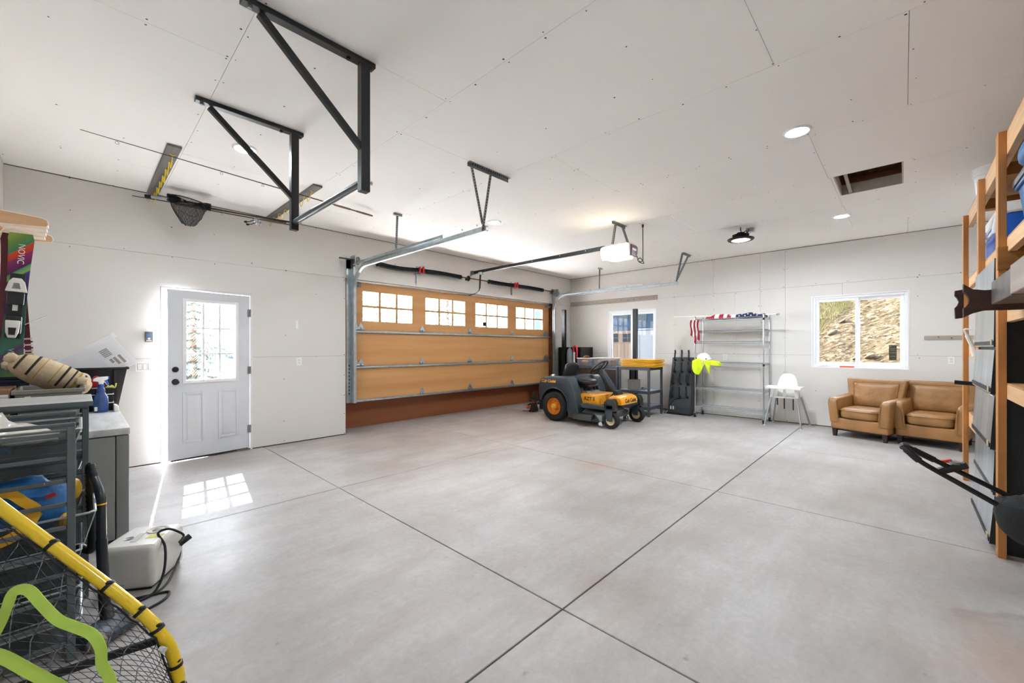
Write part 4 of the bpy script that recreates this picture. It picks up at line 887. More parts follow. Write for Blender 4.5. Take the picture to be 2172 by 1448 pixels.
text('NOVIC', M['plasticwhite'], s1, tuple(skp(.86, .004, .008)), basis((-sd.x, 0, -sd.z), (ss.x, 0, ss.z)), .045, .0004)
text('VINI', mat('ski_text', '#7fae9a', .4), s1, tuple(skp(.16, -.004, .002)), basis((-sd.x, 0, -sd.z), (ss.x, 0, ss.z)), .04, .0004)
ski('ski', 'dark maroon ski half hidden behind the colourful ski', (-.368, 1.157), (-.322, 2.15), 4.53, mat('maroon_ski', '#5c1626', .3))
hs = thing('hockey_stick', 'pale wooden stick with maroon wrapped handle behind the skis', 'stick', (-.27, 4.62, 1.157))
part('shaft', MB().beam((-.255, 4.62, 1.158), (-.292, 4.62, 1.86), .012, .03, (1, 0, 0)), mat('maroon_shaft', '#5a1c28', .4), hs)
part('blade', MB().beam((-.250, 4.62, 1.158), (-.262, 4.62, 1.32), .014, .045, (1, 0, 0)), mat('pale_wood', '#d8c7a4', .5), hs)
for k in range(5): part('tape_wrap', MB().beam((-.264-.001*k, 4.62, 1.33+k*.022), (-.265-.001*k, 4.62, 1.342+k*.022), .016, .048, (1, 0, 0)), mat('tape_%d' % k, '#6e2634' if k % 2 else '#c8bfc0', .7), hs)
solo('ski_pole', MB().tube([(-.31, 4.60, 1.157), (-.30, 4.60, 1.5), (-.275, 4.60, 1.53), (-.165, 4.60, 1.60)], .003, 6), M['galv'], 'thin metal rod sticking out sideways behind the ski', 'rod')
ply = mat('birch_ply', '#dcb48c', .5, col2='#d2a678', vscale=5, stretch=(1, 1, 6)); plye = mat('ply_edge', '#f1e3d0', .5)
sh = thing('plywood_shelf', 'pale birch plywood wall shelf with rounded side plates above the skis', 'shelf', (-.34, 4.4, 2.1))
def side_plate(y, z0, name='side_plate'):
    pts = [(-.519, z0+.155), (-.17, z0+.125), (-.15, z0+.115), (-.143, z0+.09), (-.155, z0+.07), (-.519, z0+.045)]
    a = part(name, MB().prism(pts, y, y+.018, 'Y'), ply, sh, bevel=.002)
    part('edge_band', MB().tube([(p, y, q) for p, q in pts], .003, 6), plye, a)
side_plate(3.98, 2.06)
part('hook_plate', MB().prism([(-.519, 2.11), (-.34, 2.115), (-.33, 2.10), (-.345, 2.075), (-.42, 2.06), (-.45, 2.02), (-.519, 2.0)], 4.04, 4.058, 'Y'), ply, sh, bevel=.002)
side_plate(4.62, 2.075); 
for k in range(4): part('slat', MB().box(-.519, -.15-.01*k, 4.10+k*.13, 4.20+k*.13, 2.165-.005*k, 2.183-.005*k), plye, sh, bevel=.002)

# ------------------------------------------------------------------ mesh drawer units
em = mat('drawer_frame_grey', '#62696d', .42, .35); mesh_m = haze_mat('wire_mesh', '#4b5257', .55, .5); rimm = mat('basket_rim', '#a9b0b4', .35, .5)
def ladder(t, y, z1, x0=-.50, x1=-.016, n=10):
    part('post', MB().box(x1-.026, x1, y, y+.026, 0, z1), em, t, bevel=.002); part('post', MB().box(x0, x0+.026, y, y+.026, 0, z1), em, t, bevel=.002)
    for k in range(n): part('rung', MB().box(x0+.026, x1-.026, y+.006, y+.02, z1-.045-k*.1, z1-.028-k*.1), em, t, bevel=.002)
    part('top_rung', MB().box(x0, x1, y, y+.026, z1, z1+.014), em, t, bevel=.002)
def basket(t, x0, x1, y0, y1, z1, dep):
    f = .035; vs = [(x0, y0, z1), (x1, y0, z1), (x1, y1, z1), (x0, y1, z1), (x0+f, y0+f, z1-dep), (x1-f, y0+f, z1-dep), (x1-f, y1-f, z1-dep), (x0+f, y1-f, z1-dep)]
    bk_ = part('basket', MB().add(vs, [(0, 1, 5, 4), (1, 2, 6, 5), (2, 3, 7, 6), (3, 0, 4, 7), (4, 5, 6, 7)]), mesh_m, t, smooth=0)
    part('rim', MB().tube([(x0, y0, z1), (x1-.02, y0, z1), (x1, y0+.02, z1), (x1, y1-.02, z1), (x1-.02, y1, z1), (x0, y1, z1)], .006, 6), rimm, bk_)
    part('wires', MB().tube([(x0+f, y0+f, z1-dep), (x1-f, y0+f, z1-dep), (x1-f, y1-f, z1-dep)], .003, 5).tube([(x1, y0, z1), (x1-f, y0+f, z1-dep)], .003, 5), rimm, bk_)
ua = thing('mesh_drawer_unit', 'grey steel frame with wire mesh drawers, nearest the camera', 'drawer unit', (-.26, 2.85, 0))
ladder(ua, 2.61, 1.02); ladder(ua, 3.08, 1.02)
for z, dep in ((1.0, .12), (.62, .14), (.46, .15), (.30, .12), (.16, .12)): basket(ua, -.49, .0 if z != .62 else .045, 2.645, 3.075, z, dep)
ub = thing('mesh_drawer_unit', 'grey steel drawer frame with pale wood-grain top beside the freezer', 'drawer unit', (-.24, 3.45, 0))
ladder(ub, 3.22, 1.03, x1=.03); ladder(ub, 3.64, 1.03, x1=.03)
part('top_board', MB().box(-.51, .045, 3.20, 3.685, 1.045, 1.07), wood('grey_wood_top', '#b9b9b6', '#9d9d9b', 'X', 22, .5), ub, bevel=.002)
part('board_edge', MB().box(-.51, .047, 3.197, 3.2, 1.044, 1.069), em, ub)
for z in (.8, .6, .4, .22): basket(ub, -.49, .02, 3.25, 3.635, z, .12)
solo('plastic_bag', MB().grid(lambda u, v: (-.47+.40*u, 2.70+.30*v, .955+.085*math.sin(math.pi*u)*math.sin(math.pi*v)+.02*mnoise.noise(Vector((u*6, v*6, 2)))+(.03 if u < .6 else 0)), 24, 16, thick=.01), haze_mat('clear_plastic', '#e9e3da', .75, .2), 'crumpled clear plastic bag in the top mesh drawer', 'bag', smooth=180)
solo('blue_folder', MB().grid(lambda u, v: (-.47+.27*u, 2.68+.12*v, .93+.05*math.sin(math.pi*u)*(1-v)), 10, 8, thick=.02), mat('teal_blue', '#0f5f8c', .5), 'teal blue packet under the plastic bag', 'packet', smooth=60)
jk = thing('backpack', 'blue bag with yellow straps stuffed in the middle mesh drawer', 'bag', (-.2, 2.86, .55))
jb_ = MB().ellip((-.20, 2.80, .655), (.17, .14, .115), 28, 18, e=.85)
for i, q in enumerate(jb_.v): jb_.v[i] = q + Vector((1, .6, 1))*mnoise.noise(q*14)*.035
part('body', jb_, mat('blue_nylon', '#1668a8', .6, col2='#0e4f86', vscale=9, bump=.3, bscale=30), jk, smooth=180)
st_ = MB(); 
def ribbon(pts, w, up, n=6, th=.003):
    P = smooth_path(pts, n); b = MB(); upv = Vector(up); vs = []
    for i, p in enumerate(P):
        t = (P[min(i+1, len(P)-1)]-P[max(i-1, 0)]).normalized(); s = t.cross(upv); s = s.normalized() if s.length > 1e-4 else t.orthogonal().normalized()
        nn = s.cross(t)*th/2
        vs += [p+s*w/2+nn, p-s*w/2+nn, p-s*w/2-nn, p+s*w/2-nn]
    k = len(P); fs = [(i*4+j, i*4+(j+1) % 4, i*4+4+(j+1) % 4, i*4+4+j) for i in range(k-1) for j in range(4)]+[(3, 2, 1, 0), tuple((k-1)*4+j for j in range(4))]
    return b.add(vs, fs)
yst = mat('yellow_strap', '#e0a91e', .6)
part('strap', ribbon([(-.25, 2.66, .765), (-.20, 2.65, .76), (-.165, 2.65, .72), (-.13, 2.65, .675), (-.165, 2.645, .66)], .035, (0, -1, .2)), yst, jk)
part('strap', ribbon([(-.13, 2.65, .665), (-.16, 2.64, .61), (-.20, 2.64, .58), (-.26, 2.65, .56)], .04, (0, -1, .2)), yst, jk)
part('strap', ribbon([(-.34, 2.66, .66), (-.28, 2.65, .70), (-.22, 2.65, .73)], .03, (0, -1, .2)), yst, jk)
part('brand_tag', MB().obox((-.09, 2.67, .72), (.03, .004, .016), Matrix.Rotation(R(-20), 3, 'Y')), M['red'], jk)
solo('yellow_pad', MB().ellip((-.06, 2.80, .59), (.03, .08, .07), 14, 10), yst, 'yellow padded item at the front of the middle mesh drawer', 'pad')
solo('orange_cloth', MB().ellip((-.02, 2.98, .66), (.025, .05, .05), 14, 10), yst, 'orange cloth over the rim at the far end of the drawer', 'cloth')

# ------------------------------------------------------------------ steam cleaner box, vacuum wand
hm = thing('humidifier', 'white rounded humidifier tank on the floor with black cord on it', 'humidifier', (.262, 3.27, 0), rotz=R(-33), local=True)
cream = mat('ivory_plastic', '#dedbd5', .35)
hb_ = MB().prism([(-.175, .012), (.145, .012), (.145, .235), (.12, .25), (-.15, .25), (-.175, .235)], -.135, .135, 'X')
part('tank', hb_, cream, hm, bevel=.03, seg=4, smooth=60)
part('base', MB().box(-.12, .12, -.16, .13, 0, .014), M['black'], hm, bevel=.004)
hr = Matrix.Rotation(0, 3, 'X')
part('dial', MB().lathe([(.05, .0), (.055, .003), (.045, .004), (.03, -.001), (.012, .008), (0, .01)], 28, (.04, .055, .2505), rot=hr), mat('dial_grey', '#b6afa6', .5), hm)
part('fill_hole', MB().lathe([(.022, .004), (.018, .003), (.012, .001), (0, .001)], 20, (-.05, -.05, .2495), rot=hr), M['galvdark'], hm)
part('clear_cap', MB().obox((.0, -.06, .258), (.03, .09, .004), Matrix.Rotation(.12, 3, 'X')), haze_mat('clear_cap', '#eeeeee', .5, .1), hm)
part('sticker', MB().obox((.075, -.04, .2508), (.075, .05, .001), hr), mat('yellow_sticker', '#d9d04a', .5), hm)
text('dremy', mat('grey_print', '#8b8680', .5), hm, (-.03, -.1758, .045), basis((1, 0, 0), (0, 0, 1)), .022, .0003, world=False)
part('socket', MB().cyl((.13, .10, .13), (.17, .14, .16), .018, n=14), M['black'], hm)
hinv = (Matrix.Translation((.262, 3.27, 0)) @ Matrix.Rotation(R(-33), 4, 'Z')).inverted()
part('power_cord', MB().tube(smooth_path([(.42, 3.24, .16), (.43, 3.16, .22), (.40, 3.13, .265), (.36, 3.19, .275), (.315, 3.19, .262), (.335, 3.09, .215), (.325, 3.03, .10), (.28, 2.98, .02), (.20, 2.95, .008)], 7), .0065, 8).xf(hinv), M['black'], hm, label='black power cord draped over the tank')
part('power_cord', MB().tube(smooth_path([(.43, 3.30, .12), (.42, 3.26, .05), (.34, 3.06, .008), (.26, 2.98, .007), (.20, 3.0, .007), (.32, 2.965, .007), (.335, 2.93, .007), (.30, 2.87, .007), (.21, 2.82, .007), (.16, 2.80, .007)], 7), .0065, 8).xf(hinv), M['black'], hm, label='black cord end lying on the floor')
vc = thing('vacuum_wand', 'black vacuum wand with ribbed hose and floor head beside the drawers', 'vacuum', (.08, 2.78, 0))
blk2 = mat('vacuum_black', '#20242a', .35)
part('wand', MB().tube([(.045, 2.96, .70), (.062, 2.88, .655), (.068, 2.855, .62), (.07, 2.85, .35)], .019, 14).tube([(.07, 2.85, .42), (.08, 2.80, .09)], .0215, 14), blk2, vc)
part('yellow_band', MB().tube([(.0685, 2.855, .595), (.0685, 2.854, .588)], .0205, 14), M['yellow'], vc)
hp = smooth_path([(.045, 2.96, .70), (.035, 2.98, .76), (.03, 2.99, .72), (.035, 2.97, .55), (.04, 2.96, .40), (.03, 3.0, .33), (-.02, 3.15, .33)], 14)
part('hose', MB().tube(hp, [.019 if i % 2 else .0155 for i in range(len(hp))], 12), M['black'], vc, smooth=80)
part('floor_head', MB().prism([(2.64, .012), (2.80, .012), (2.80, .05), (2.76, .075), (2.70, .07), (2.64, .045)], .0, .20, 'X').xf(Matrix.Translation((.08, 2.72, 0)) @ Matrix.Rotation(R(38), 4, 'Z') @ Matrix.Translation((-.10, -2.72, 0))), mat('vac_grey', '#3b424d', .35), vc, bevel=.012, seg=2)
part('swivel', MB().cyl((.085, 2.79, .10), (.09, 2.74, .05), .026, n=14), M['black'], vc)
for x, y in ((.05, 2.62), (.17, 2.72)): part('roller', MB().ellip((x, y, .035), (.035, .03, .033), 14, 10), mat('tan_roller', '#8a7a6c', .7), vc)

# ------------------------------------------------------------------ sports goal
go = thing('sports_goal', 'yellow tube sports goal with black net and lime strap in left foreground', 'goal', (.1, 2.0, 0))
yel = mat('yellow_tube', '#e9c414', .28, coat=.5)
tube_pts = smooth_path([(-.44, 2.50, 1.09), (-.197, 2.307, .798), (.039, 2.117, .526), (.165, 2.020, .37), (.205, 1.992, .30), (.236, 1.984, .224), (.254, 1.985, .11), (.262, 1.96, .04)], 6)
part('frame_tube', MB().tube(tube_pts, .0195, 16), yel, go, smooth=60)
part('floor_tube', MB().tube([(.262, 1.96, .04), (.262, 1.88, .021), (.262, .75, .021)], .0195, 14), yel, go, smooth=60)
part('crossbar', MB().tube([(-.44, 2.50, 1.09), (-.455, 2.40, 1.10), (-.455, .75, 1.10)], .0195, 14), yel, go, smooth=60)
part('black_bar', MB().beam((.212, 1.985, .285), (-.33, 2.50, .05), .024, .024), M['black'], go, bevel=.003)
part('joint_sleeve', MB().tube([tube_pts[-9], tube_pts[-8], tube_pts[-7]], .0222, 14), yel, go)
part('bolt', MB().cyl((.20, 1.96, .265), (.21, 1.945, .26), .011, n=12), M['chrome'], go)
TP = [Vector((.254, 1.985, .10)), Vector((.20, 1.995, .31)), Vector((.039, 2.117, .515)), Vector((-.197, 2.307, .785)), Vector((-.40, 2.47, 1.02))]
def ttop(u):
    x = u*(len(TP)-1); i = min(int(x), len(TP)-2); return TP[i].lerp(TP[i+1], x-i)
def tbot(u): return Vector((.24, 1.90, .012)).lerp(Vector((-.42, 2.12, .012)), u)
def netp(u, v):
    p = ttop(u).lerp(tbot(u), v); s = math.sin(math.pi*v)*math.sin(math.pi*min(1, max(0, u)))*.07
    return p + Vector((-.5, -.6, -.2))*s
b1 = MB(); b2 = MB()
for k in range(15):
    u0 = .04+k*.066; b1.tube([netp(min(1, u0+.05*math.sin(j*1.3+k)*.25+.03*j/12), j/14) + Vector((0, 0, 0)) for j in range(15)], .0017, 4)
for k in range(46):
    v0 = -.62+k*.036
    pts = [(u, v0+.62*u) for u in [i/14 for i in range(15)]]; pts = [netp(u, v) for u, v in pts if 0 <= v <= 1]
    if len(pts) > 1: b2.tube(pts, .0011, 3)
for k in range(40):
    v0 = k*.04
    pts = [(u, v0-.55*u) for u in [i/14 for i in range(15)]]; pts = [netp(u, v) for u, v in pts if 0 <= v <= 1]
    if len(pts) > 1: b2.tube(pts, .0009, 3)
part('net_twine', b1, mat('twine', '#8d97a2', .7, col2='#22262b', vscale=70), go, kind='stuff', label='pale twisted net twine')
part('net_mesh', b2, M['black'], go, kind='stuff', label='black net mesh')
part('edge_rope', MB().tube([ttop(i/40)+Vector((-.012, -.018, -.012))+Vector((0, 0, .004*math.sin(i*2.1))) for i in range(41)], .0032, 6), M['black'], go)
for q in (-.44, -.66, -.80, -.90):
    i = int(len(tube_pts)*(1+q)); a, c = tube_pts[i], tube_pts[i+1]; d = (c-a).normalized()
part_i = [9, 13, 17, 22, 33, 38]
for i in part_i:
    a = tube_pts[i]; d = (tube_pts[i+1]-tube_pts[i-1]).normalized()
    part('lashing', MB().tube([a-d*.006, a+d*.006], .0225, 12).ellip(a+Vector((.004, -.012, .018)), (.011, .008, .007), 8, 6), M['black'], go)
lime = mat('lime_webbing', '#bfe25c', .6, var=.12, vscale=12)
solo('lime_strap', ribbon([(-.20, 2.09, .42), (-.172, 2.06, .50), (-.160, 2.04, .545), (-.146, 2.03, .59), (-.115, 2.0, .595), (-.085, 1.97, .55), (-.05, 1.935, .50), (-.01, 1.895, .475), (.025, 1.858, .452), (.043, 1.838, .41), (.046, 1.832, .36), (.064, 1.815, .31), (.07, 1.80, .22), (.06, 1.80, .10)], .030, (-.45, -.85, .35), 6, .002), lime, 'lime green webbing strap looped over the goal net', 'strap', smooth=60)
solo('lime_strap', ribbon([(-.24, 2.10, .42), (-.176, 2.06, .39), (-.115, 1.995, .345), (-.075, 1.96, .31), (-.03, 1.92, .27), (.02, 1.88, .2)], .034, (-.4, -.8, .5), 6, .002), lime, 'lower lime green strap end running off the lower edge', 'strap', smooth=60)
# ------------------------------------------------------------------ riding mower
slate = mat('slate_plastic', '#2f3b44', .38, var=.06, vscale=6, coat=.15)
rm = thing('riding_mower', 'slate and orange riding lawn mower parked before the workbench', 'lawn mower', (6.6, 4.2, 0))
def wheel(t, cx, cy, r, w, rimr, rimm, side, name='wheel', hubm=None, deep=.05):
    c = (cx, cy, r); h = w/2
    wl = part(name, MB().lathe([(rimr, -h*.8), (rimr*1.08, -h), (r*.9, -h), (r*.985, -h*.72), (r, -h*.35), (r, h*.35), (r*.985, h*.72), (r*.9, h), (rimr*1.08, h), (rimr, h*.8)], 36, c, 'X'), M['rubber'], t, smooth=50)
    s = side
    part('rim', MB().lathe([(rimr, h*.8*s), (rimr*.98, h*.7*s), (rimr*.86, (h-deep)*s), (rimr*.55, (h-deep*1.1)*s), (rimr*.3, (h-deep*.4)*s), (rimr*.28, (h-deep*.2)*s), (0, (h-deep*.2)*s)], 28, c, 'X'), rimm, wl, smooth=40)
    if hubm: part('hub', MB().lathe([(rimr*.34, (h-deep)*s), (rimr*.32, (h-deep*.1)*s), (rimr*.2, (h+.012)*s), (0, (h+.014)*s)], 16, c, 'X'), hubm, wl)
    return wl
rimo = mat('orange_rim', '#d98a2c', .35); hubg = mat('gold_hub', '#e9b040', .3, .2); tan_ = mat('tan_rim', '#d8c79a', .45)
wheel(rm, 6.14, 4.705, .275, .21, .155, rimo, -1, 'rear_wheel', hubg, .10); wheel(rm, 7.06, 4.705, .275, .21, .155, rimo, 1, 'rear_wheel', hubg, .10)
arch = [(4.705-.315*math.cos(a), .30+.315*math.sin(a)) for a in [R(-14+k*14) for k in range(0, 14)]]
poly = [(5.05, .36), (5.07, .56), (5.04, .72), (4.97, .80), (4.80, .825), (4.42, .83), (4.37, .79), (4.28, .62), (4.20, .32), (4.13, .13), (4.38, .12)] + arch
for x0, x1 in ((6.055, 6.30), (6.90, 7.145)): part('fender', MB().prism(poly, x0, x1, 'X'), slate, rm, bevel=.022, seg=3, smooth=45)
part('rear_body', MB().prism([(5.0, .36), (5.04, .70), (4.95, .80), (4.45, .83), (4.36, .60), (4.36, .36)], 6.29, 6.91, 'X'), slate, rm, bevel=.02, seg=2)
part('fender_lip', MB().tube([(6.062, y, z) for y, z in arch], .012, 8), slate, rm)
text('Cub Cadet', mat('decal_orange', '#f0a02a', .4), rm, (6.0535, 4.83, .735), basis((0, -1, 0), (0, 0, 1)), .075, .0005, shear=.25, bold=.0022)
vinyl_b = mat('black_vinyl', '#1c1c1f', .3)
part('seat_back', MB().ellip((6.6, 4.70, .895), (.205, .06, .18), 26, 16, Matrix.Rotation(R(14), 3, 'X'), e=.55), vinyl_b, rm, smooth=180)
part('seat_cushion', MB().ellip((6.6, 4.42, .725), (.215, .24, .065), 26, 14, Matrix.Rotation(R(5), 3, 'X'), e=.6), vinyl_b, rm, smooth=180)
part('seat_piping', MB().tube([(6.6+.19*math.cos(a), 4.70-.0135*math.sin(a), .895+.17*math.sin(a)) for a in [math.pi*i/20 for i in range(21)]], .01, 8), mat('seat_edge', '#3a3b40', .35), rm)
part('seat_pan', MB().box(6.42, 6.78, 4.18, 4.55, .635, .67), M['blackmetal'], rm, bevel=.01)
for x in (6.44, 6.76): part('seat_spring', MB().beam((x, 4.24, .52), (x, 4.30, .64), .03, .03).beam((x, 4.45, .52), (x, 4.47, .64), .03, .03), M['blackmetal'], rm)
part('seat_bracket', MB().prism([(4.17, .52), (4.52, .52), (4.48, .56), (4.2, .56)], 6.40, 6.80, 'X'), M['galvdark'], rm)
ob2 = part('battery_box', MB().box(6.27, 6.90, 3.885, 4.31, .335, .525), M['orange'], rm, bevel=.012, seg=2)
text('RZT S', M['black'], ob2, (6.2685, 4.07, .445), basis((0, -1, 0), (0, 0, 1)), .085, .0005, shear=.1, bold=.0025)
part('emblem', MB().lathe([(0, -.002), (.022, 0)], 16, (6.2685, 4.25, .46), 'X'), M['plasticwhite'], ob2)
part('foot_deck', MB().box(6.18, 7.02, 3.55, 4.15, .30, .345), M['black'], rm, bevel=.01)
part('side_rail', MB().prism([(3.6, .30), (4.12, .30), (4.15, .37), (4.05, .385), (3.6, .36)], 6.10, 6.19, 'X'), slate, rm, bevel=.008)
part('side_rail', MB().prism([(3.6, .30), (4.12, .30), (4.15, .37), (4.05, .385), (3.6, .36)], 7.01, 7.10, 'X'), slate, rm, bevel=.008)
hd = part('hood', MB().prism([(3.405, .39), (3.40, .46), (3.43, .515), (3.52, .545), (3.61, .535), (3.65, .50), (3.65, .39)], 6.22, 6.78, 'X'), M['orange'], rm, bevel=.02, seg=3, smooth=45)
text('Cub Cadet', M['black'], hd, (6.52, 3.3995, .455), basis((1, 0, 0), (0, .15, 1)), .088, .0005, shear=.25, bold=.0025)
part('grille', MB().prism([(6.22, .41), (6.78, .41), (6.70, .34), (6.30, .34)], 3.42, 3.62, 'Y'), M['black'], rm)
part('front_axle', MB().box(6.07, 7.12, 3.49, 3.62, .325, .40), M['blackmetal'], rm, bevel=.01)
for x in (6.14, 7.05):
    part('axle_cap', MB().prism([(3.46, .30), (3.66, .30), (3.66, .44), (3.60, .50), (3.50, .50), (3.46, .42)], x-.07, x+.07, 'X'), M['blackmetal'], rm, bevel=.015, seg=2)
    part('fork', MB().prism([(3.50, .13), (3.60, .13), (3.63, .30), (3.49, .30)], x-.075, x-.062, 'X').prism([(3.50, .13), (3.60, .13), (3.63, .30), (3.49, .30)], x+.062, x+.075, 'X').box(x-.075, x+.075, 3.49, 3.63, .29, .31), slate, rm, bevel=.003)
    wheel(rm, x, 3.55, .142, .105, .082, tan_, -1, 'front_wheel', M['chrome'], .02)
col_ = Vector((0, .40, .47)).normalized()
part('steering_column', MB().beam((6.58, 3.65, .48), (6.58, 4.02, .955), .085, .075, (0, 0, 1)), mat('column_blue', '#26303b', .35), rm, bevel=.01, seg=2)
part('column_boot', MB().beam((6.58, 3.64, .50), (6.58, 3.70, .58), .14, .12), M['black'], rm, bevel=.02)
q = col_.to_track_quat('Z', 'Y').to_matrix(); sc_ = Vector((6.58, 4.055, 1.0))
sw = part('steering_wheel', MB().tube([sc_ + q @ Vector((.178*math.cos(a), .178*math.sin(a), 0)) for a in [2*math.pi*i/36 for i in range(36)]], .015, 10, closed=True), M['black'], rm, smooth=60)
part('spoke', MB().add(*(lambda B: (B.v, B.f))((lambda B: [B.beam(sc_ - col_*.03, sc_ + q @ Vector((.17*math.cos(a), .17*math.sin(a), 0)), .04, .012, tuple(col_)) for a in (R(90), R(210), R(330))] and B)(MB()))).lathe([(.045, -.03), (.05, 0), (.03, .012), (0, .014)], 18, sc_, rot=q), M['black'], sw)
part('pedal', MB().box(6.75, 6.85, 3.74, 3.86, .42, .435).beam((6.8, 3.80, .35), (6.8, 3.80, .42), .02, .02), M['black'], rm)
part('control_lever', MB().tube([(6.34, 3.86, .36), (6.34, 3.88, .46), (6.35, 3.95, .50)], .008, 8).ellip((6.35, 3.97, .51), (.016, .025, .014), 10, 8), M['chrome'], rm)
part('brake_pedal', MB().beam((6.4, 3.72, .50), (6.4, 3.62, .60), .02, .02).obox((6.4, 3.60, .61), (.12, .08, .02)), M['black'], rm)
part('mower_deck', MB().prism([(6.12, .10), (7.04, .10), (7.06, .20), (6.9, .25), (6.3, .25), (6.12, .20)], 3.72, 4.42, 'Y'), mat('deck_grey', '#8c8f90', .4, .3), rm, bevel=.02, seg=2)
part('chute', MB().prism([(5.98, .10), (6.12, .14), (6.12, .22), (6.02, .20)], 3.86, 4.24, 'Y'), M['black'], rm, bevel=.006)
part('deck_skirt', MB().prism([(3.75, .085), (4.30, .085), (4.24, .20), (3.85, .20)], 6.10, 6.115, 'X'), slate, rm)
for x, y in ((6.13, 3.74), (6.98, 3.74)): part('gauge_wheel', MB().lathe([(0, -.03), (.04, -.03), (.05, -.015), (.05, .015), (.04, .03), (0, .03)], 16, (x, y, .06), 'X'), M['chrome'], rm)

# ------------------------------------------------------------------ workbench corner
bs = mat('bench_steel', '#565c62', .38, .4); bt_ = mat('bench_board', '#7d8086', .5, .3)
def bench(label, y0, y1, shelves, panel=False):
    t = thing('workbench', label, 'workbench', (7.97, (y0+y1)/2, 0)); x0, x1 = 7.66, 8.28
    for x in (x0, x1-.04):
        for y in (y0, y1-.04): part('leg', MB().box(x, x+.04, y, y+.04, 0, .945), bs, t, bevel=.002)
    for z in shelves:
        part('shelf', MB().box(x0+.005, x1-.005, y0+.005, y1-.005, z-.016, z), bt_, t)
        part('shelf_rail', MB().box(x0-.003, x0+.03, y0, y1, z-.055, z+.002).box(x1-.03, x1+.003, y0, y1, z-.055, z+.002).box(x0+.03, x1-.03, y0-.003, y0+.03, z-.055, z+.002).box(x0+.03, x1-.03, y1-.03, y1+.003, z-.055, z+.002), bs, t, bevel=.002)
    if panel: part('front_panel', MB().box(x0+.012, x0+.02, y0+.03, y1-.03, .10, .90), mat('speckled_panel', '#241f1b', .6, col2='#3b2f24', vscale=60), t)
    return t
bench('grey steel shelf bench carrying the yellow tray stack', 3.60, 4.27, (.965, .50, .19))
bench('long dark workbench behind the mower with speckled front panel', 4.29, 5.42, (.965,), True)
ty = MB(); yt = M['yellow']
for k in range(6):
    z = .968+k*.0265; dx, dy = random.uniform(-.02, .02), random.uniform(-.025, .025); a = random.uniform(-.02, .02)
    labs = ('lowest yellow plastic tray in the stack on the bench', 'second yellow tray from the bottom of the bench stack', 'third yellow tray from the bottom of the bench stack', 'fourth yellow tray from the bottom of the bench stack', 'fifth yellow tray, just under the topmost tray', 'topmost yellow plastic tray, holding papers')
    t = thing('plastic_tray', labs[k], 'tray', (7.93+dx, 3.88+dy, z), 'yellow trays on the bench', a, True)
    part('pan', MB().box(-.215, .215, -.33, .33, 0, .008).box(-.215, -.205, -.33, .33, 0, .022).box(.205, .215, -.33, .33, 0, .022).box(-.205, .205, -.33, -.32, 0, .022).box(-.205, .205, .32, .33, 0, .022), yt, t, bevel=.003)
    part('lip', MB().box(-.25, .25, -.365, -.32, .006, .0225).box(-.25, .25, .32, .365, .006, .0225).box(-.25, -.205, -.32, .32, .006, .0225).box(.205, .25, -.32, .32, .006, .0225), yt, t, bevel=.005, seg=2)
solo('papers', MB().box(7.78, 8.08, 3.62, 4.12, 1.1085, 1.1125), mat('paper_grey', '#b9b2ab', .8, var=.2, vscale=10), 'sheet of paper lying in the topmost yellow tray', 'paper')
pl_ = thing('ribbed_planter', 'grey ribbed pot standing on the middle bench shelf', 'pot', (7.95, 4.07, .5)); pb_ = MB(); n = 40; vs = []
for z, k in ((.503, .95), (.70, 1.0), (.70, .9), (.52, .86)):
    for j in range(n*2): a = math.pi*j/n; r = .125*k*(1.03 if j % 2 else .985) if k > .92 else .125*k; vs.append((7.95+r*math.cos(a), 4.07+r*math.sin(a), z))
part('pot', pb_.add(vs, [(i*2*n+j, i*2*n+(j+1) % (2*n), (i+1)*2*n+(j+1) % (2*n), (i+1)*2*n+j) for i in range(3) for j in range(2*n)]+[tuple(range(2*n))]), mat('pot_grey', '#a6a49c', .6), pl_, smooth=20)
solo('cable_bundle', MB().tube(smooth_path([(7.9, 3.90, .508), (7.95, 3.85, .53), (7.9, 3.80, .51), (7.85, 3.84, .52), (7.9, 3.87, .545), (7.98, 3.8, .51), (7.9, 3.74, .51)], 6), .008, 8), M['black'], 'black cable bundle beside the ribbed pot', 'cable')
def steel_post(x, y, h, lab):
    t = thing('steel_post', lab, 'post', (x, y, 0)); pmt = mat('post_black', '#15191d', .4, .3)
    part('post', MB().box(x-.04, x+.04, y-.045, y+.045, .01, h), pmt, t, bevel=.004); part('base_plate', MB().box(x-.09, x+.09, y-.1, y+.1, 0, .01), pmt, t)
steel_post(8.16, 6.02, 2.285, 'tall black steel post in front of the corner cabinet'); steel_post(8.40, 4.27, 2.21, 'tall black steel post standing in front of the workbench window')
cb2 = thing('corner_cabinet', 'black metal cabinet in the far corner', 'cabinet', (8.57, 5.98, 0)); cbm = mat('cabinet_black', '#10161a', .4, .2)
part('body', MB().box(8.32, 8.85, 5.64, 6.31, 0, 1.372), cbm, cb2, bevel=.004)
for y in (5.645, 5.98): d_ = part('door', MB().box(8.305, 8.32, y+.01, y+.325, .04, 1.35), cbm, cb2, bevel=.003); part('handle', MB().box(8.29, 8.305, y+(.29 if y < 5.7 else .03), y+(.305 if y < 5.7 else .045), .7, .85), M['galvdark'], d_)
solo('gas_cylinder', MB().lathe([(0, 0), (.065, 0), (.075, .02), (.075, 1.22), (.06, 1.30), (.03, 1.34), (.03, 1.36), (0, 1.36)], 24, (8.20, 5.88, 0)), mat('cylinder_grey', '#7c8a90', .4, .3), 'grey gas cylinder beside the black post', 'cylinder', smooth=40)
lp = thing('lopping_shears', 'red and blue long-handled tool leaning on the corner cabinet', 'tool', (8.22, 5.76, 0))
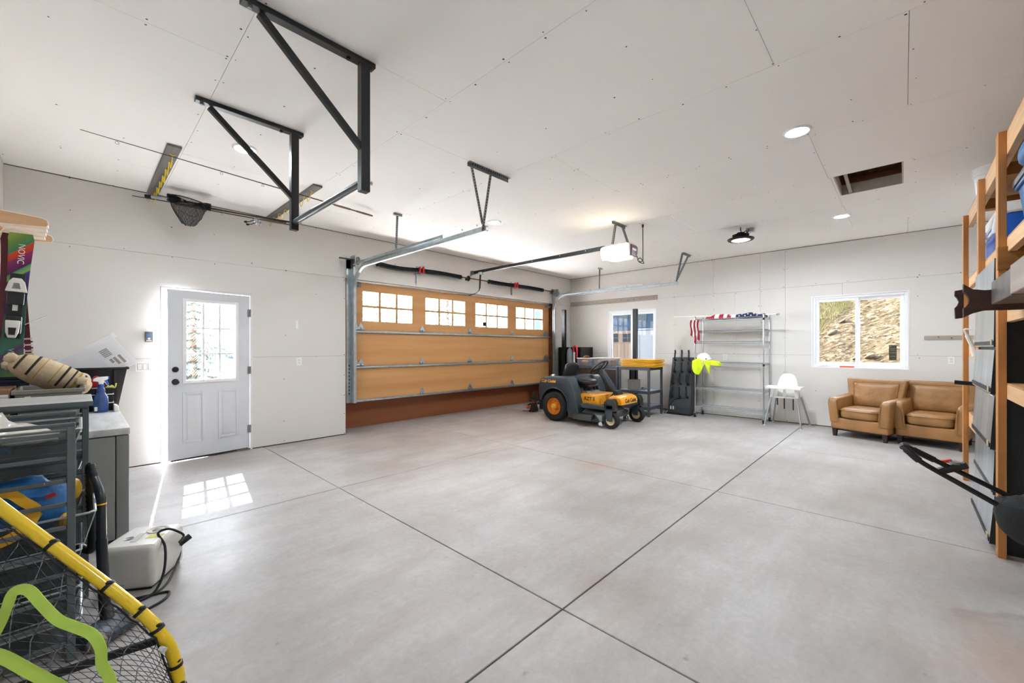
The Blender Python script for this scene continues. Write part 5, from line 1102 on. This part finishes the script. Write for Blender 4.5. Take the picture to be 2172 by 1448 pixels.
part('handle', MB().tube([(8.20, 5.74, 0.02), (8.24, 5.78, .95)], .02, 10), mat('tool_blue', '#23395e', .4), lp); part('collar', MB().tube([(8.24, 5.78, .95), (8.25, 5.785, 1.25)], .026, 10), M['plasticwhite'], lp)
part('red_head', MB().tube(smooth_path([(8.25, 5.80, 1.24), (8.25, 5.80, 1.38), (8.25, 5.74, 1.40), (8.25, 5.71, 1.34), (8.24, 5.70, 1.10)], 5), .024, 10), M['red'], lp)
solo('leaning_cane', MB().tube([(8.16, 5.52, 0.01), (8.22, 5.66, 1.12)], .01, 8), mat('cane', '#9a8a72', .6), 'thin grey-brown stick leaning beside the red-headed tool', 'stick')
def clear_bin(x0, x1, y0, y1, z0, z1, lab):
    t = thing('clear_bin', lab, 'bin', ((x0+x1)/2, (y0+y1)/2, z0)); m = haze_mat('clear_tub', '#8f9399', .38, .25)
    part('tub', MB().box(x0, x0+.006, y0, y1, z0, z1).box(x1-.006, x1, y0, y1, z0, z1).box(x0, x1, y0, y0+.006, z0, z1).box(x0, x1, y1-.006, y1, z0, z1).box(x0, x1, y0, y1, z0, z0+.006), m, t)
    part('rim', MB().tube([(x0, y0, z1), (x1, y0, z1), (x1, y1, z1), (x0, y1, z1)], .008, 6, closed=True), M['plasticwhite'], t)
clear_bin(7.78, 8.2, 4.98, 5.38, .97, 1.12, 'clear plastic bin holding a brown ball, at left end of the workbench'); clear_bin(7.80, 8.2, 4.50, 4.95, .97, 1.13, 'clear plastic bin of pink items, behind the steering wheel')
solo('brown_ball', MB().ellip((7.95, 5.24, 1.11), (.08, .09, .08), 18, 12), mat('ball_brown', '#7a4a2c', .6), 'brown rounded object in the left clear bin', 'ball', smooth=180)
solo('yellow_toy', MB().ellip((7.86, 5.22, 1.05), (.03, .10, .035), 12, 8), M['yellow'], 'yellow item below the brown ball', 'toy', smooth=180)
solo('pink_packets', MB().box(7.86, 8.1, 4.56, 4.9, .978, 1.10), mat('pink_paper', '#d59a86', .7), 'pink packets stacked in the right clear bin', 'packets', bevel=.02)
gn = thing('witch_figure', 'small garden witch figure with pointed dark hat on the floor by the garage door', 'figurine', (6.66, 5.70, 0)); go_ = (6.66, 5.70, 0)
dkc = mat('dark_cloth', '#20262b', .9)
part('robe', MB().lathe([(0, .02), (.085, .02), (.09, .05), (.07, .13), (.05, .19)], 18, go_), mat('robe', '#3a2c2a', .9), gn); part('head', MB().ellip((6.64, 5.69, .215), (.045, .045, .045), 14, 10), mat('skin_clay', '#b5583a', .7), gn)
part('hat', MB().lathe([(.115, .245), (.11, .255), (.055, .262), (.04, .32), (.02, .40), (0, .46)], 20, go_), dkc, gn); part('shoe', MB().ellip((6.56, 5.72, .025), (.05, .022, .022), 12, 8).ellip((6.58, 5.66, .025), (.05, .022, .022), 12, 8), M['black'], gn)
part('arm', MB().tube([(6.62, 5.75, .17), (6.56, 5.80, .13), (6.55, 5.82, .11)], .018, 8).tube([(6.68, 5.63, .17), (6.74, 5.58, .20)], .018, 8), dkc, gn); part('pumpkin', MB().ellip((6.56, 5.80, .10), (.045, .045, .04), 14, 10), mat('pumpkin', '#c9502a', .5), gn)
part('broom', MB().tube([(6.42, 5.82, .03), (6.58, 5.72, .02)], .008, 6), mat('broom_wood', '#6b5540', .8), gn)
solo('black_speaker', MB().box(7.02, 7.22, 5.62, 5.86, 0, .37), M['black'], 'black box standing behind the rear mower wheel', 'box', bevel=.008)
dr_ = thing('black_drum', 'black drum with chrome neck by the garage door track', 'drum', (7.72, 6.02, 0)); part('drum', MB().lathe([(0, 0), (.12, 0), (.12, .60), (.14, .61), (.14, .63), (.07, .65)], 24, (7.72, 6.02, 0)), M['black'], dr_); part('neck', MB().lathe([(.06, .645), (.06, .72), (.05, .735), (0, .735)], 18, (7.72, 6.02, 0)), M['chrome'], dr_)

# ------------------------------------------------------------------ boot dryer
bd = thing('boot_dryer', 'dark grey boot drying panel with twelve black pegs leaning on the wall', 'boot dryer', (8.5, 3.31, 0))
dg_ = mat('dryer_grey', '#3f4348', .5)
part('panel', MB().prism([(8.36, .01), (8.72, .01), (8.80, 1.10), (8.76, 1.16), (8.60, 1.155), (8.38, .20)], 3.09, 3.53, 'Y'), dg_, bd, bevel=.012, seg=2)
part('kick', MB().box(8.34, 8.74, 3.07, 3.55, 0, .035), M['black'], bd, bevel=.006)
for r_, z in enumerate((1.10, .86, .62, .36)):
    for c_ in range(3):
        y = 3.46-c_*.15-.012*(r_ % 2); x = 8.38+.22*(z-.20)/.955+.002
        part('peg', MB().tube(smooth_path([(x, y, z), (x-.045, y, z+.01), (x-.06, y+.006*(c_-1), z+.06), (x-.045, y+.012*(c_-1), z+.17), (x-.06, y+.012*(c_-1), z+.205)], 4), [.021]*5+[.016]*8+[.016]*4, 10), M['black'], bd)
for y in (3.47, 3.42): part('vent_switch', MB().box(8.366, 8.372, y-.012, y+.012, .10, .165), mat('cream_switch', '#d8cfb8', .5), bd)
part('faded_label', MB().box(8.3625, 8.366, 3.19, 3.30, .14, .175), mat('faded_print', '#5a4448', .6), bd)
part('cable', MB().tube(smooth_path([(8.37, 3.50, .17), (8.40, 3.40, .30), (8.405, 3.28, .33), (8.41, 3.22, .335)], 5), .006, 6), M['black'], bd)
solo('dryer_cord', MB().tube(smooth_path([(8.36, 3.56, .008), (8.33, 3.60, .008), (8.32, 3.58, .02), (8.36, 3.555, .05)], 5), .007, 6), M['black'], 'black cord on the floor beside the boot dryer', 'cord')

# ------------------------------------------------------------------ chrome wire shelving
ws = thing('wire_shelving', 'chrome wire shelving rack on casters against the end wall', 'shelving', (8.54, 2.38, 0))
cz = mat('chrome_wire', '#c3c9cf', .22, .9); SX0, SX1, SY0, SY1 = 8.31, 8.76, 1.79, 2.965
for x in (SX0, SX1):
    for y in (SY0, SY1):
        part('post', MB().cyl((x, y, .10), (x, y, 1.955), .0135, n=12), cz, ws); part('cap', MB().cyl((x, y, 1.955), (x, y, 1.965), .0145, n=12), M['black'], ws)
        cs = part('caster', MB().lathe([(0, -.014), (.036, -.014), (.04, -.008), (.04, .008), (.036, .014), (0, .014)], 18, (x, y, .04), 'Y'), M['rubber'], ws); part('caster_fork', MB().box(x-.02, x+.02, y-.022, y-.017, .035, .095).box(x-.02, x+.02, y+.017, y+.022, .035, .095).box(x-.02, x+.02, y-.022, y+.022, .09, .105), cz, cs)
def wire_shelf(z):
    s = part('shelf_frame', MB().tube([(SX0, SY0, z), (SX1, SY0, z), (SX1, SY1, z), (SX0, SY1, z)], .0045, 6, closed=True).tube([(SX0, SY0, z-.032), (SX1, SY0, z-.032), (SX1, SY1, z-.032), (SX0, SY1, z-.032)], .0045, 6, closed=True), cz, ws)
    b = MB()
    for x in (SX0, SX1):
        k = 44; b.tube([(x, SY0+(SY1-SY0)*i/k, z-(.032 if i % 2 else 0)) for i in range(k+1)], .0022, 4)
    for y in (SY0, SY1):
        k = 16; b.tube([(SX0+(SX1-SX0)*i/k, y, z-(.032 if i % 2 else 0)) for i in range(k+1)], .0022, 4)
    k = 46
    for i in range(1, k): y = SY0+(SY1-SY0)*i/k; b.tube([(SX0, y, z), (SX1, y, z)], .002, 4)
    for i in range(1, 4): x = SX0+(SX1-SX0)*i/4; b.tube([(x, SY0, z-.006), (x, SY1, z-.006)], .003, 4)
    part('deck_wires', b, cz, s, kind='stuff')
for z in (1.915, 1.69, 1.478, 1.075, .58, .21): wire_shelf(z)
for y in (SY0, SY1):
    for z in (1.87, 1.05): part('sleeve', MB().cyl((SX0, y, z-.02), (SX0, y, z+.02), .018, n=12), M['black'], ws)
hh = thing('hard_hat', 'white hard hat resting on the wire shelf', 'hard hat', (8.45, 2.86, 1.08))
hm_ = mat('white_shell', '#eef0f0', .25)
rh = Matrix.Rotation(R(-16), 3, 'X')
part('shell', MB().lathe([(.125, 0), (.128, .03), (.12, .08), (.10, .12), (.06, .15), (0, .16)], 28, (8.45, 2.84, 1.10), rot=rh), hm_, hh, smooth=60)
part('brim', MB().lathe([(.12, .004), (.15, -.006), (.152, -.002), (.125, .012)], 28, (8.45, 2.83, 1.10), rot=rh), hm_, hh, smooth=60)
part('badge', MB().obox((8.345, 2.77, 1.14), (.006, .025, .025)), mat('badge_brown', '#7a5040', .5), hh)
vs_ = thing('safety_vest', 'lime yellow safety vest draped over the shelf corner', 'vest', (8.33, 2.8, 1.08)); vm = mat('hi_vis', '#d9f01e', .7)
def vest(u, v):
    y = 3.0-.52*u; k = v*1.5
    if k < .6: x = 8.46-.19*k/.6; z = 1.10+.03*math.sin(u*5)+.02*math.sin(u*11)
    else: x = 8.265-.03*math.sin(u*17+1)*(k-.5); z = 1.10+.02*math.sin(u*5)-(k-.6)*((.05+.27*abs(math.sin(u*6.3+.35))**.8) if u < .62 else .07)
    return (x+.012*mnoise.noise(Vector((u*7, v*7, 1))), y, z+.012*mnoise.noise(Vector((u*8, v*6, 4))))
part('cloth', MB().grid(vest, 40, 26, thick=.004), vm, vs_, smooth=180)
for u0, m_ in ((.36, mat('reflective_silver', '#b9bcc0', .3, .4)), (.405, mat('vest_orange', '#f08a2a', .6)), (.315, mat('vest_orange_b', '#f08a2a', .6))):
    w_ = .035 if 'silver' in m_.name else .012
    part('reflective_band', MB().grid(lambda u, v: tuple(Vector(vest(u0-w_/2+w_*u+.12*(v-.4), .2+v*.7)) + Vector((-.005, 0, .003))), 3, 22), m_, vs_, smooth=180)
# flag on its pole along the top shelf
fl = thing('flag', 'rolled striped flag with white stars lying along the top of the wire shelving', 'flag', (8.5, 2.4, 1.93))
rd, wh, nv = mat('flag_red', '#a51b33', .8), mat('flag_white', '#e6e3df', .8), mat('flag_navy', '#1d2a4d', .8)
part('pole', MB().cyl((8.42, 1.62, 1.945), (8.40, 3.42, 1.985), .0125, n=10), M['plasticwhite'], fl); part('finial', MB().ellip((8.42, 1.60, 1.945), (.02, .03, .02), 12, 8), M['chrome'], fl)
def roll(y0, y1, name, m):
    def f(u, v):
        y = y0+(y1-y0)*u; a = math.pi*(1.12*v-.06); r = .052+.016*math.sin(y*13)+.008*math.sin(y*31+v*4); return (8.44-.10*math.cos(a)*1.05, y, 1.918+r*1.35*math.sin(a)*(1-.35*abs(y-2.35)))
    part(name, MB().grid(f, 8, 12), m, fl, smooth=180)
edges = [2.78, 2.70, 2.62, 2.54, 2.46, 2.40, 2.33, 2.25]
for i in range(len(edges)-1): roll(edges[i], edges[i+1], 'stripe', rd if i in (0, 1, 3, 5) else wh)
roll(2.25, 1.78, 'canton', nv)
for k in range(9):
    y = 2.19-k*.048; z = 1.955+(.018 if k % 2 else -.012); b = []
    for i in range(10): a = math.pi/2+i*math.pi/5; r = .017 if i % 2 == 0 else .007; b.append((8.332, y+r*math.cos(a), z+r*math.sin(a)))
    part('star', MB().add(b, [tuple(range(10))]), wh, fl, smooth=0)
def tail(y0, y1, z1):
    def f(u, v): return (8.285+.012*math.sin(u*9+v*5), y0+(y1-y0)*u+.012*math.sin(v*6), 1.90-(1.90-z1)*v-.03*u*v)
    return f
for k, (a, c, z, m_) in enumerate(((3.045, 3.01, 1.60, rd), (3.01, 2.975, 1.58, wh), (2.975, 2.945, 1.46, rd), (2.945, 2.915, 1.60, wh), (2.915, 2.88, 1.52, rd))): part('hanging_stripe', MB().grid(tail(a, c, z), 4, 14, thick=.003), m_, fl, smooth=180)

# ------------------------------------------------------------------ high chair
hcw = mat('highchair_white', '#efefec', .3); lg = mat('leg_silver', '#a9aeb2', .35, .5)
hc_ = thing('high_chair', 'white plastic baby high chair with silver legs beside the wire shelving', 'high chair', (8.53, 1.49, 0))
tops = [(8.36, 1.66), (8.36, 1.32), (8.66, 1.65), (8.66, 1.33)]; feet = [(8.28, 1.775), (8.21, 1.23), (8.80, 1.745), (8.82, 1.195)]
for (tx_, ty_), (fx, fy) in zip(tops, feet):
    T, Fp = Vector((tx_, ty_, .62)), Vector((fx, fy, .012)); c = T.lerp(Fp, .2)
    l = part('leg', MB().cyl(c, Fp, .0135, n=12), lg, hc_); part('foot', MB().cyl(Fp, (fx, fy, 0), .017, n=12), hcw, l); part('leg_socket', MB().tube([T, c], [.03, .018], 12), hcw, hc_)
def shell(u, v):
    a = math.pi*(u*1.0); w = .175; yy = 1.49+w*math.cos(a)*(1-.22*v*v); h_ = .52+.37*v*(math.sin(a)**.45 if v > .3 else 1)
    xx = 8.46+.20*math.sin(a)**.6+.05*v
    return (xx, yy, h_)
def back(u, v):
    y = 1.49+.165*math.cos(math.pi*u)*math.sin(math.pi*(.5+.0*v)); return (8.62+.04*v-.05*(math.cos(math.pi*u))**2, 1.49+(.165-.02*v*0)*math.cos(math.pi*u)*(1-.0*v), .50+.40*v*(max(0, 1-abs(math.cos(math.pi*u))**3.2))**.5)
part('seat_back', MB().grid(back, 26, 12, thick=.012), hcw, hc_, smooth=60)
part('seat_bowl', MB().box(8.36, 8.64, 1.33, 1.65, .485, .50).box(8.36, 8.64, 1.33, 1.345, .50, .64).box(8.36, 8.64, 1.635, 1.65, .50, .64).box(8.36, 8.372, 1.47, 1.51, .485, .64), hcw, hc_, bevel=.006, seg=2)
part('tray', MB().box(8.22, 8.52, 1.24, 1.74, .655, .672).box(8.21, 8.225, 1.235, 1.745, .655, .695).box(8.225, 8.52, 1.235, 1.25, .655, .695).box(8.225, 8.52, 1.73, 1.745, .655, .695).box(8.505, 8.52, 1.25, 1.73, .655, .690), hcw, hc_, bevel=.012, seg=2)
for y, z in ((1.60, .36), (1.50, .30), (1.37, .29)): part('strap', MB().box(8.40, 8.403, y-.009, y+.009, z, .49), M['black'], hc_)

# ------------------------------------------------------------------ leather armchairs
def leather(name, c1, c2):
    m = mat(name, c1, .38, col2=c2, vscale=3.5, bump=.25, bscale=26, detail=7); return m
lea = leather('tan_leather', '#ab7d4c', '#8a6236'); lead = mat('dark_wood_leg', '#2a1a14', .4)
def armchair(label, x, y, rz, back_w):
    t = thing('armchair', label, 'armchair', (x, y, 0), 'leather armchairs below the far window', rz, True)
    for sx_ in (-1, 1):
        for sy_ in (-1, 1): part('leg', MB().tube([(sx_*.30, sy_*.32, .12), (sx_*.30, sy_*.32, 0)], [.042, .028], 4), lead, t)
    part('base', MB().box(-.345, .345, -.36, .36, .115, .285), lea, t, bevel=.025, seg=3, smooth=60)
    for sx_ in (-1, 1):
        pr = [(-.37, .20), (-.385, .50), (-.365, .565), (-.31, .59), (.10, .60), (.36, .615), (.37, .20)]
        b = MB().prism([(p, q) for p, q in pr], .235, .355, 'X')
        for i, q in enumerate(b.v): q.x = (q.x + max(0, q.z-.25)*.09)*sx_
        part('arm', b, lea, t, bevel=.035, seg=4, smooth=60)
        part('arm_piping', MB().tube([((.24+max(0, z_-.25)*.09)*sx_, -.388+.0*z_, z_) for z_ in (.22, .35, .48, .54)], .006, 6), lead if False else lea, t)
    bb = MB()
    def bx(u, z_): return u*(.29+(z_-.25)*.13)
    zs = [.25, .45, .65, .80, .865]; vs = []
    for z_ in zs:
        for u, yo in ((-1, .18), (1, .18), (1, .30), (-1, .30)): vs.append((bx(u, z_)*back_w, yo+(z_-.25)*.20, z_))
    fs = [(i*4+j, i*4+(j+1) % 4, i*4+4+(j+1) % 4, i*4+4+j) for i in range(4) for j in range(4)]+[(3, 2, 1, 0), (16, 17, 18, 19)]
    part('back_frame', bb.add(vs, fs), lea, t, bevel=.022, seg=3, smooth=60)
    def bcush(u, v):
        z_ = .42+.40*v; k = bx(2*u-1, z_)*back_w*.82; puff = .045*(1-(2*u-1)**6)*(1-(2*v-1)**6)+.006*mnoise.noise(Vector((u*9, v*5, x)))
        return (k, .178+(z_-.25)*.20-puff+.006, z_)
    part('back_cushion', MB().grid(bcush, 22, 18), lea, t, smooth=180)
    part('back_piping', MB().tube([Vector(bcush(a, c))+Vector((0, -.004, 0)) for a, c in [(.03, .02+.96*i/10) for i in range(11)]+[(.03+.94*i/10, .985) for i in range(11)]+[(.97, .98-.96*i/10) for i in range(11)]], .005, 6), lea, t)
    part('seat_cushion', MB().ellip((0, -.10, .365), (.245, .285, .085), 30, 16, e=.38), lea, t, smooth=180)
    part('cushion_piping', MB().tube([(.247*math.copysign(abs(math.cos(a))**.38, math.cos(a)), -.10+.287*math.copysign(abs(math.sin(a))**.38, math.sin(a)), .41) for a in [2*math.pi*i/48 for i in range(48)]], .005, 6, closed=True), lea, t)
    part('under_cloth', MB().box(-.3, .3, -.3, .3, .09, .118), M['black'], t)
    return t
armchair('tan leather armchair left of its twin, below the far window', 8.30, .40, R(-105), 1.0)
armchair('tan leather armchair on the right, partly behind the timber post', 8.31, -.31, R(-100), 1.06)
solo('sill_clutter', MB().grid(lambda u, v: (XB-.004+.02*v, 1.07-.19*u, 1.035+.03*math.sin(math.pi*u)*abs(math.sin(u*14))+.006), 16, 3, thick=.004), M['plasticwhite'], 'crumpled white wrapper on the far window sill', 'wrapper', smooth=60)
solo('orange_level', MB().box(XB-.002, XB+.018, .60, .79, 1.028, 1.05), mat('safety_orange', '#f0622a', .5), 'orange plastic strip on the far window sill', 'strip', bevel=.004)
# ------------------------------------------------------------------ timber storage rack
fir_ = wood('rack_lumber', '#c98c50', '#b0733a', 'Z', 26, .6); firx = wood('rack_lumber_long', '#e2bc90', '#cfa272', 'X', 24, .6); firy = wood('rack_lumber_cross', '#a9783a', '#8f6028', 'Y', 22, .6)
rk = thing('timber_rack', 'open timber storage rack of rough lumber along the right wall', 'rack', (5.2, -.75, 0))
PX = [2.75, 4.10, 5.07, 6.25]
for x in PX:
    part('post', MB().box(x, x+.089, -.478, -.44, 0, 2.755-.02*(x-4.1)), fir_, rk, bevel=.002); part('post', MB().box(x, x+.089, -1.04, -1.002, 0, 2.755), fir_, rk, bevel=.002)
for z0, z1, x0, x1 in ((2.60, 2.74, 2.6, 6.34), (1.97, 2.06, 2.6, 6.34), (1.525, 1.617, 2.6, 4.19), (1.03, 1.12, 2.6, 4.19), (1.27, 1.38, 5.25, 6.34), (.56, .70, 5.25, 6.34)):
    part('beam', MB().box(x0, x1, -.516, -.478, z0, z1), firx, rk, bevel=.002); part('beam', MB().box(x0, x1, -1.0, -.965, z0, z1), firx, rk, bevel=.002)
part('cross_beam', MB().box(4.062, 4.10, -.95, -.435, 1.86, 2.005), firy, rk, bevel=.002, label='golden cross beam with a dark knot')
part('knot', MB().ellip((4.0615, -.49, 1.975), (.001, .009, .007), 10, 6), M['dark'], rk)
for x in (3.3, 4.6, 5.6): part('cross_beam', MB().box(x, x+.038, -.965, -.516, 2.60, 2.69), firy, rk, bevel=.002)
ply_ = mat('rack_plywood', '#b98a56', .7, var=.15, vscale=5)
for z, x0, x1 in ((2.74, 2.6, 6.34), (2.06, 2.6, 6.34), (1.617, 2.6, 4.19), (1.12, 2.6, 4.19), (1.38, 5.25, 6.34), (.70, 5.25, 6.34)): part('shelf_board', MB().box(x0, x1, -1.0, -.48, z, z+.012), ply_, rk)
# tall flip-front cabinet in the second bay
cgm = mat('cabinet_front_sheen', '#aab0b4', .28, .25, col2='#7f878c', vscale=7, stretch=(1, 1, .18)); cgd = mat('cabinet_side_dark', '#18201f', .5, .1)  # dark glossy front: its bright reflections are put into the streaked grey
fc = thing('filing_cabinet', 'tall filing cabinet in the timber rack, pale sheen painted on its flip fronts', 'cabinet', (4.52, -.66, 0))
part('carcass', MB().box(4.195, 5.20, -.93, -.452, 0, 1.965), cgd, fc, bevel=.003)
lv = [(1.69, 1.955, .0), (1.365, 1.67, .0), (1.05, 1.345, .014), (.68, 1.035, .016), (.38, .67, .004), (.05, .37, .02)]
for z0, z1, out in lv:
    d_ = part('flip_door', MB().prism([(-.452, z0), (-.432+out, z0), (-.436, z1), (-.452, z1)], 4.20, 5.195, 'X'), cgm, fc, bevel=.003)
    part('handle_slot', MB().box(4.205, 5.19, -.436+out*.9, -.4285+out, z0+.012, z0+.04), M['black'], d_)
    part('label_holder', MB().box(4.24, 4.30, -.431+out*.8, -.4265+out, z0+.014, z0+.05), mat('tan_label', '#b9ad8c', .6), d_)
    part('door_edge', MB().prism([(-.452, z0), (-.432+out, z0), (-.436, z1), (-.452, z1)], 4.194, 4.20, 'X'), cgd, d_)
solo('cabinet_screw', MB().cyl((4.1945, -.62, .93), (4.1955, -.62, .93), .006, n=10), M['dark'], 'tiny dark screw on the cabinet side', 'screw') if False else None
# lumber, carved bracket and bins on the rack
dkw = wood('dark_stained_wood', '#4a281a', '#33190f', 'Y', 16, .45)
cv = thing('carved_rafter_tail', 'dark stained rafter tail with carved end sticking out of the rack', 'timber', (3.6, -.5, 1.55))
ys = [(-.95, 1.56), (-.95, 1.70), (-.335, 1.69), (-.29, 1.70), (-.262, 1.725), (-.252, 1.735), (-.252, 1.685)] + [(-.262+.030*math.cos(a)*-1*-1-.0, 1.637+.045*math.sin(a)) for a in ()] + [(-.262, 1.675), (-.272, 1.655), (-.275, 1.637), (-.272, 1.618), (-.262, 1.60), (-.252, 1.59), (-.252, 1.535), (-.29, 1.56), (-.335, 1.575)]
part('plank', MB().prism(ys, 3.58, 3.63, 'X'), dkw, cv, bevel=.002)
y2 = [(-.26, 1.71), (-.223, 1.705), (-.222, 1.675)] + [(-.232, 1.66), (-.240, 1.637), (-.232, 1.613), (-.222, 1.60), (-.225, 1.535), (-.26, 1.54)]
part('end_piece', MB().prism(y2, 3.66, 3.70, 'X'), dkw, cv, bevel=.002)
for z in (1.66, 1.61): part('bolt_hole', MB().cyl((3.5795, -.325, z), (3.581, -.325, z), .005, n=8), M['black'], cv)
stl = mat('weathered_mantel', '#6f6a68', .35, .3, col2='#4b4745', vscale=10); gw = wood('grey_lumber', '#b3a7a0', '#978b84', 'X', 18, .7)
solo('mantel_beam', MB().box(2.93, 3.50, -.50, -.352, 1.60, 1.725), stl, 'dark grey weathered beam end beside the carved rafter tail', 'timber', bevel=.003)
solo('grey_beam', MB().box(2.2, 2.88, -.50, -.345, 1.60, 1.73), gw, 'pale grey lumber beam at the right edge of the picture', 'timber', bevel=.003)
def bin2(name, label, x0, x1, y0, y1, z0, z1, m, lidm_, lidh=.04):
    t = tub(name, label, 'bin', x0, x1, y0, y1, z0, z1-lidh, m, .03); part('lid', MB().box(x0-.02, x1+.02, y0-.02, y1+.02, z1-lidh, z1-.01).box(x0+.03, x1-.03, y0+.03, y1-.03, z1-.01, z1), lidm_, t, bevel=.008, seg=2); return t
navy = mat('blue_tub', '#2f5f93', .45); 
b3 = bin2('storage_bin', 'blue storage bin with dark lid on the upper rack shelf', 3.45, 4.0, -.93, -.51, 2.075, 2.40, navy, mat('charcoal_lid', '#26292d', .45), .05)
part('white_sticker', MB().ellip((3.75, -.515, 2.28), (.03, .002, .025), 12, 6), M['plasticwhite'], b3)
solo('blue_duffel', MB().ellip((3.72, -.69, 2.485), (.27, .21, .085), 26, 14, e=.7), mat('teal_nylon', '#2b6a9e', .5, var=.3, vscale=8, bump=.4, bscale=20), 'blue folded bag on top of the upper bin', 'bag', smooth=180)
cl = thing('cooler', 'blue cooler with white lid on the upper rack shelf', 'cooler', (5.2, -.72, 2.075))
part('body', MB().box(4.75, 5.60, -.93, -.53, 2.075, 2.36), mat('cooler_blue', '#1156b8', .35), cl, bevel=.02, seg=2); part('lid', MB().box(4.74, 5.61, -.935, -.52, 2.362, 2.45), M['plasticwhite'], cl, bevel=.03, seg=3)
part('handle', MB().tube([(4.85, -.515, 2.37), (4.85, -.50, 2.25), (5.5, -.50, 2.25), (5.5, -.515, 2.37)], .012, 8), M['plasticwhite'], cl)
bu = thing('bucket', 'white plastic bucket on top of the timber rack', 'bucket', (5.74, -.60, 2.752)); bo = (5.74, -.60, 2.752)
part('pail', MB().lathe([(0, 0), (.115, 0), (.135, .25), (.129, .25), (.11, .01), (0, .01)], 28, bo), M['plasticwhite'], bu, smooth=40)
for z in (.18, .215, .247): part('rib', MB().lathe([(.128, z-.006), (.142, z-.004), (.142, z+.004), (.128, z+.006)], 28, bo), M['plasticwhite'], bu)
solo('white_hose', MB().tube(smooth_path([(5.6, -.47, 1.52), (5.62, -.41, 1.53), (5.64, -.415, 1.49), (5.66, -.44, 1.42), (5.68, -.46, 1.36), (5.68, -.47, 1.28)], 6), [.006]*6+[.010]*8+[.016]*10+[.018]*7, 10), M['plasticwhite'], 'white plastic caulk tube hanging on the rack post', 'tube', smooth=60)
solo('black_bag', MB().ellip((5.9, -.64, .22), (.2, .12, .22), 20, 14, e=.8), M['black'], 'dark bag on the floor behind the filing cabinet', 'bag', smooth=180)
solo('grey_pipe_end', MB().tube([(5.95, -.36, 1.02), (5.95, -.62, 1.0)], .02, 10), M['black'], 'black tool handle poking out beside the cabinet', 'tool')
# ------------------------------------------------------------------ push mower with handle
pm_ = thing('push_mower', 'black push mower handle and grass bag at the right edge', 'lawn mower', (3.2, -.7, 0))
hA = smooth_path([(3.52, -.50, .50), (3.46, -.30, .615), (3.40, -.10, .725), (3.385, -.03, .765), (3.37, .0, .782), (3.345, .005, .775), (3.325, -.02, .755), (3.32, -.08, .70), (3.34, -.24, .60), (3.36, -.40, .50), (3.38, -.60, .37)], 6)
part('handle_loop', MB().tube(hA, .0135, 12), M['black'], pm_, smooth=60)
part('grip_end', MB().tube(hA[20:32], .0165, 12), mat('grip_grey', '#3b3c3e', .4), pm_, smooth=60)
part('grip_sleeve', MB().tube(hA[11:18], .0175, 12), M['black'], pm_, smooth=60); part('grip_sleeve', MB().tube(hA[34:42], .0185, 12), M['black'], pm_, smooth=60)
part('throttle_box', MB().obox((3.435, -.20, .672), (.05, .13, .035), Matrix.Rotation(R(-28), 3, 'X')), M['black'], pm_, bevel=.008, seg=2)
part('red_lever', MB().obox((3.435, -.165, .705), (.03, .07, .018), Matrix.Rotation(R(-20), 3, 'X')), mat('lever_red', '#d23a1e', .4), pm_, bevel=.006, seg=2); part('dial', MB().lathe([(0, .012), (.028, .012), (.032, 0), (0, 0)], 18, (3.435, -.21, .70)), M['galvdark'], pm_)
bgb = MB().ellip((3.40, -.505, .47), (.18, .15, .11), 26, 16, Matrix.Rotation(R(-12), 3, 'X'), e=.75)
for i, qv in enumerate(bgb.v): bgb.v[i] = qv + Vector((1, 1, 1))*mnoise.noise(qv*11)*.025
part('grass_bag', bgb, mat('black_mesh_cloth', '#101214', .8, bump=.4, bscale=60), pm_, smooth=180)
part('deck', MB().prism([(-.95, .06), (-.62, .06), (-.60, .14), (-.68, .20), (-.92, .20)], 3.10, 3.62, 'X'), M['black'], pm_, bevel=.02, seg=2)
for x in (3.12, 3.60): part('wheel', MB().lathe([(0, -.02), (.08, -.02), (.09, 0), (.08, .02), (0, .02)], 20, (x, -.66, .09), 'X'), M['rubber'], pm_)
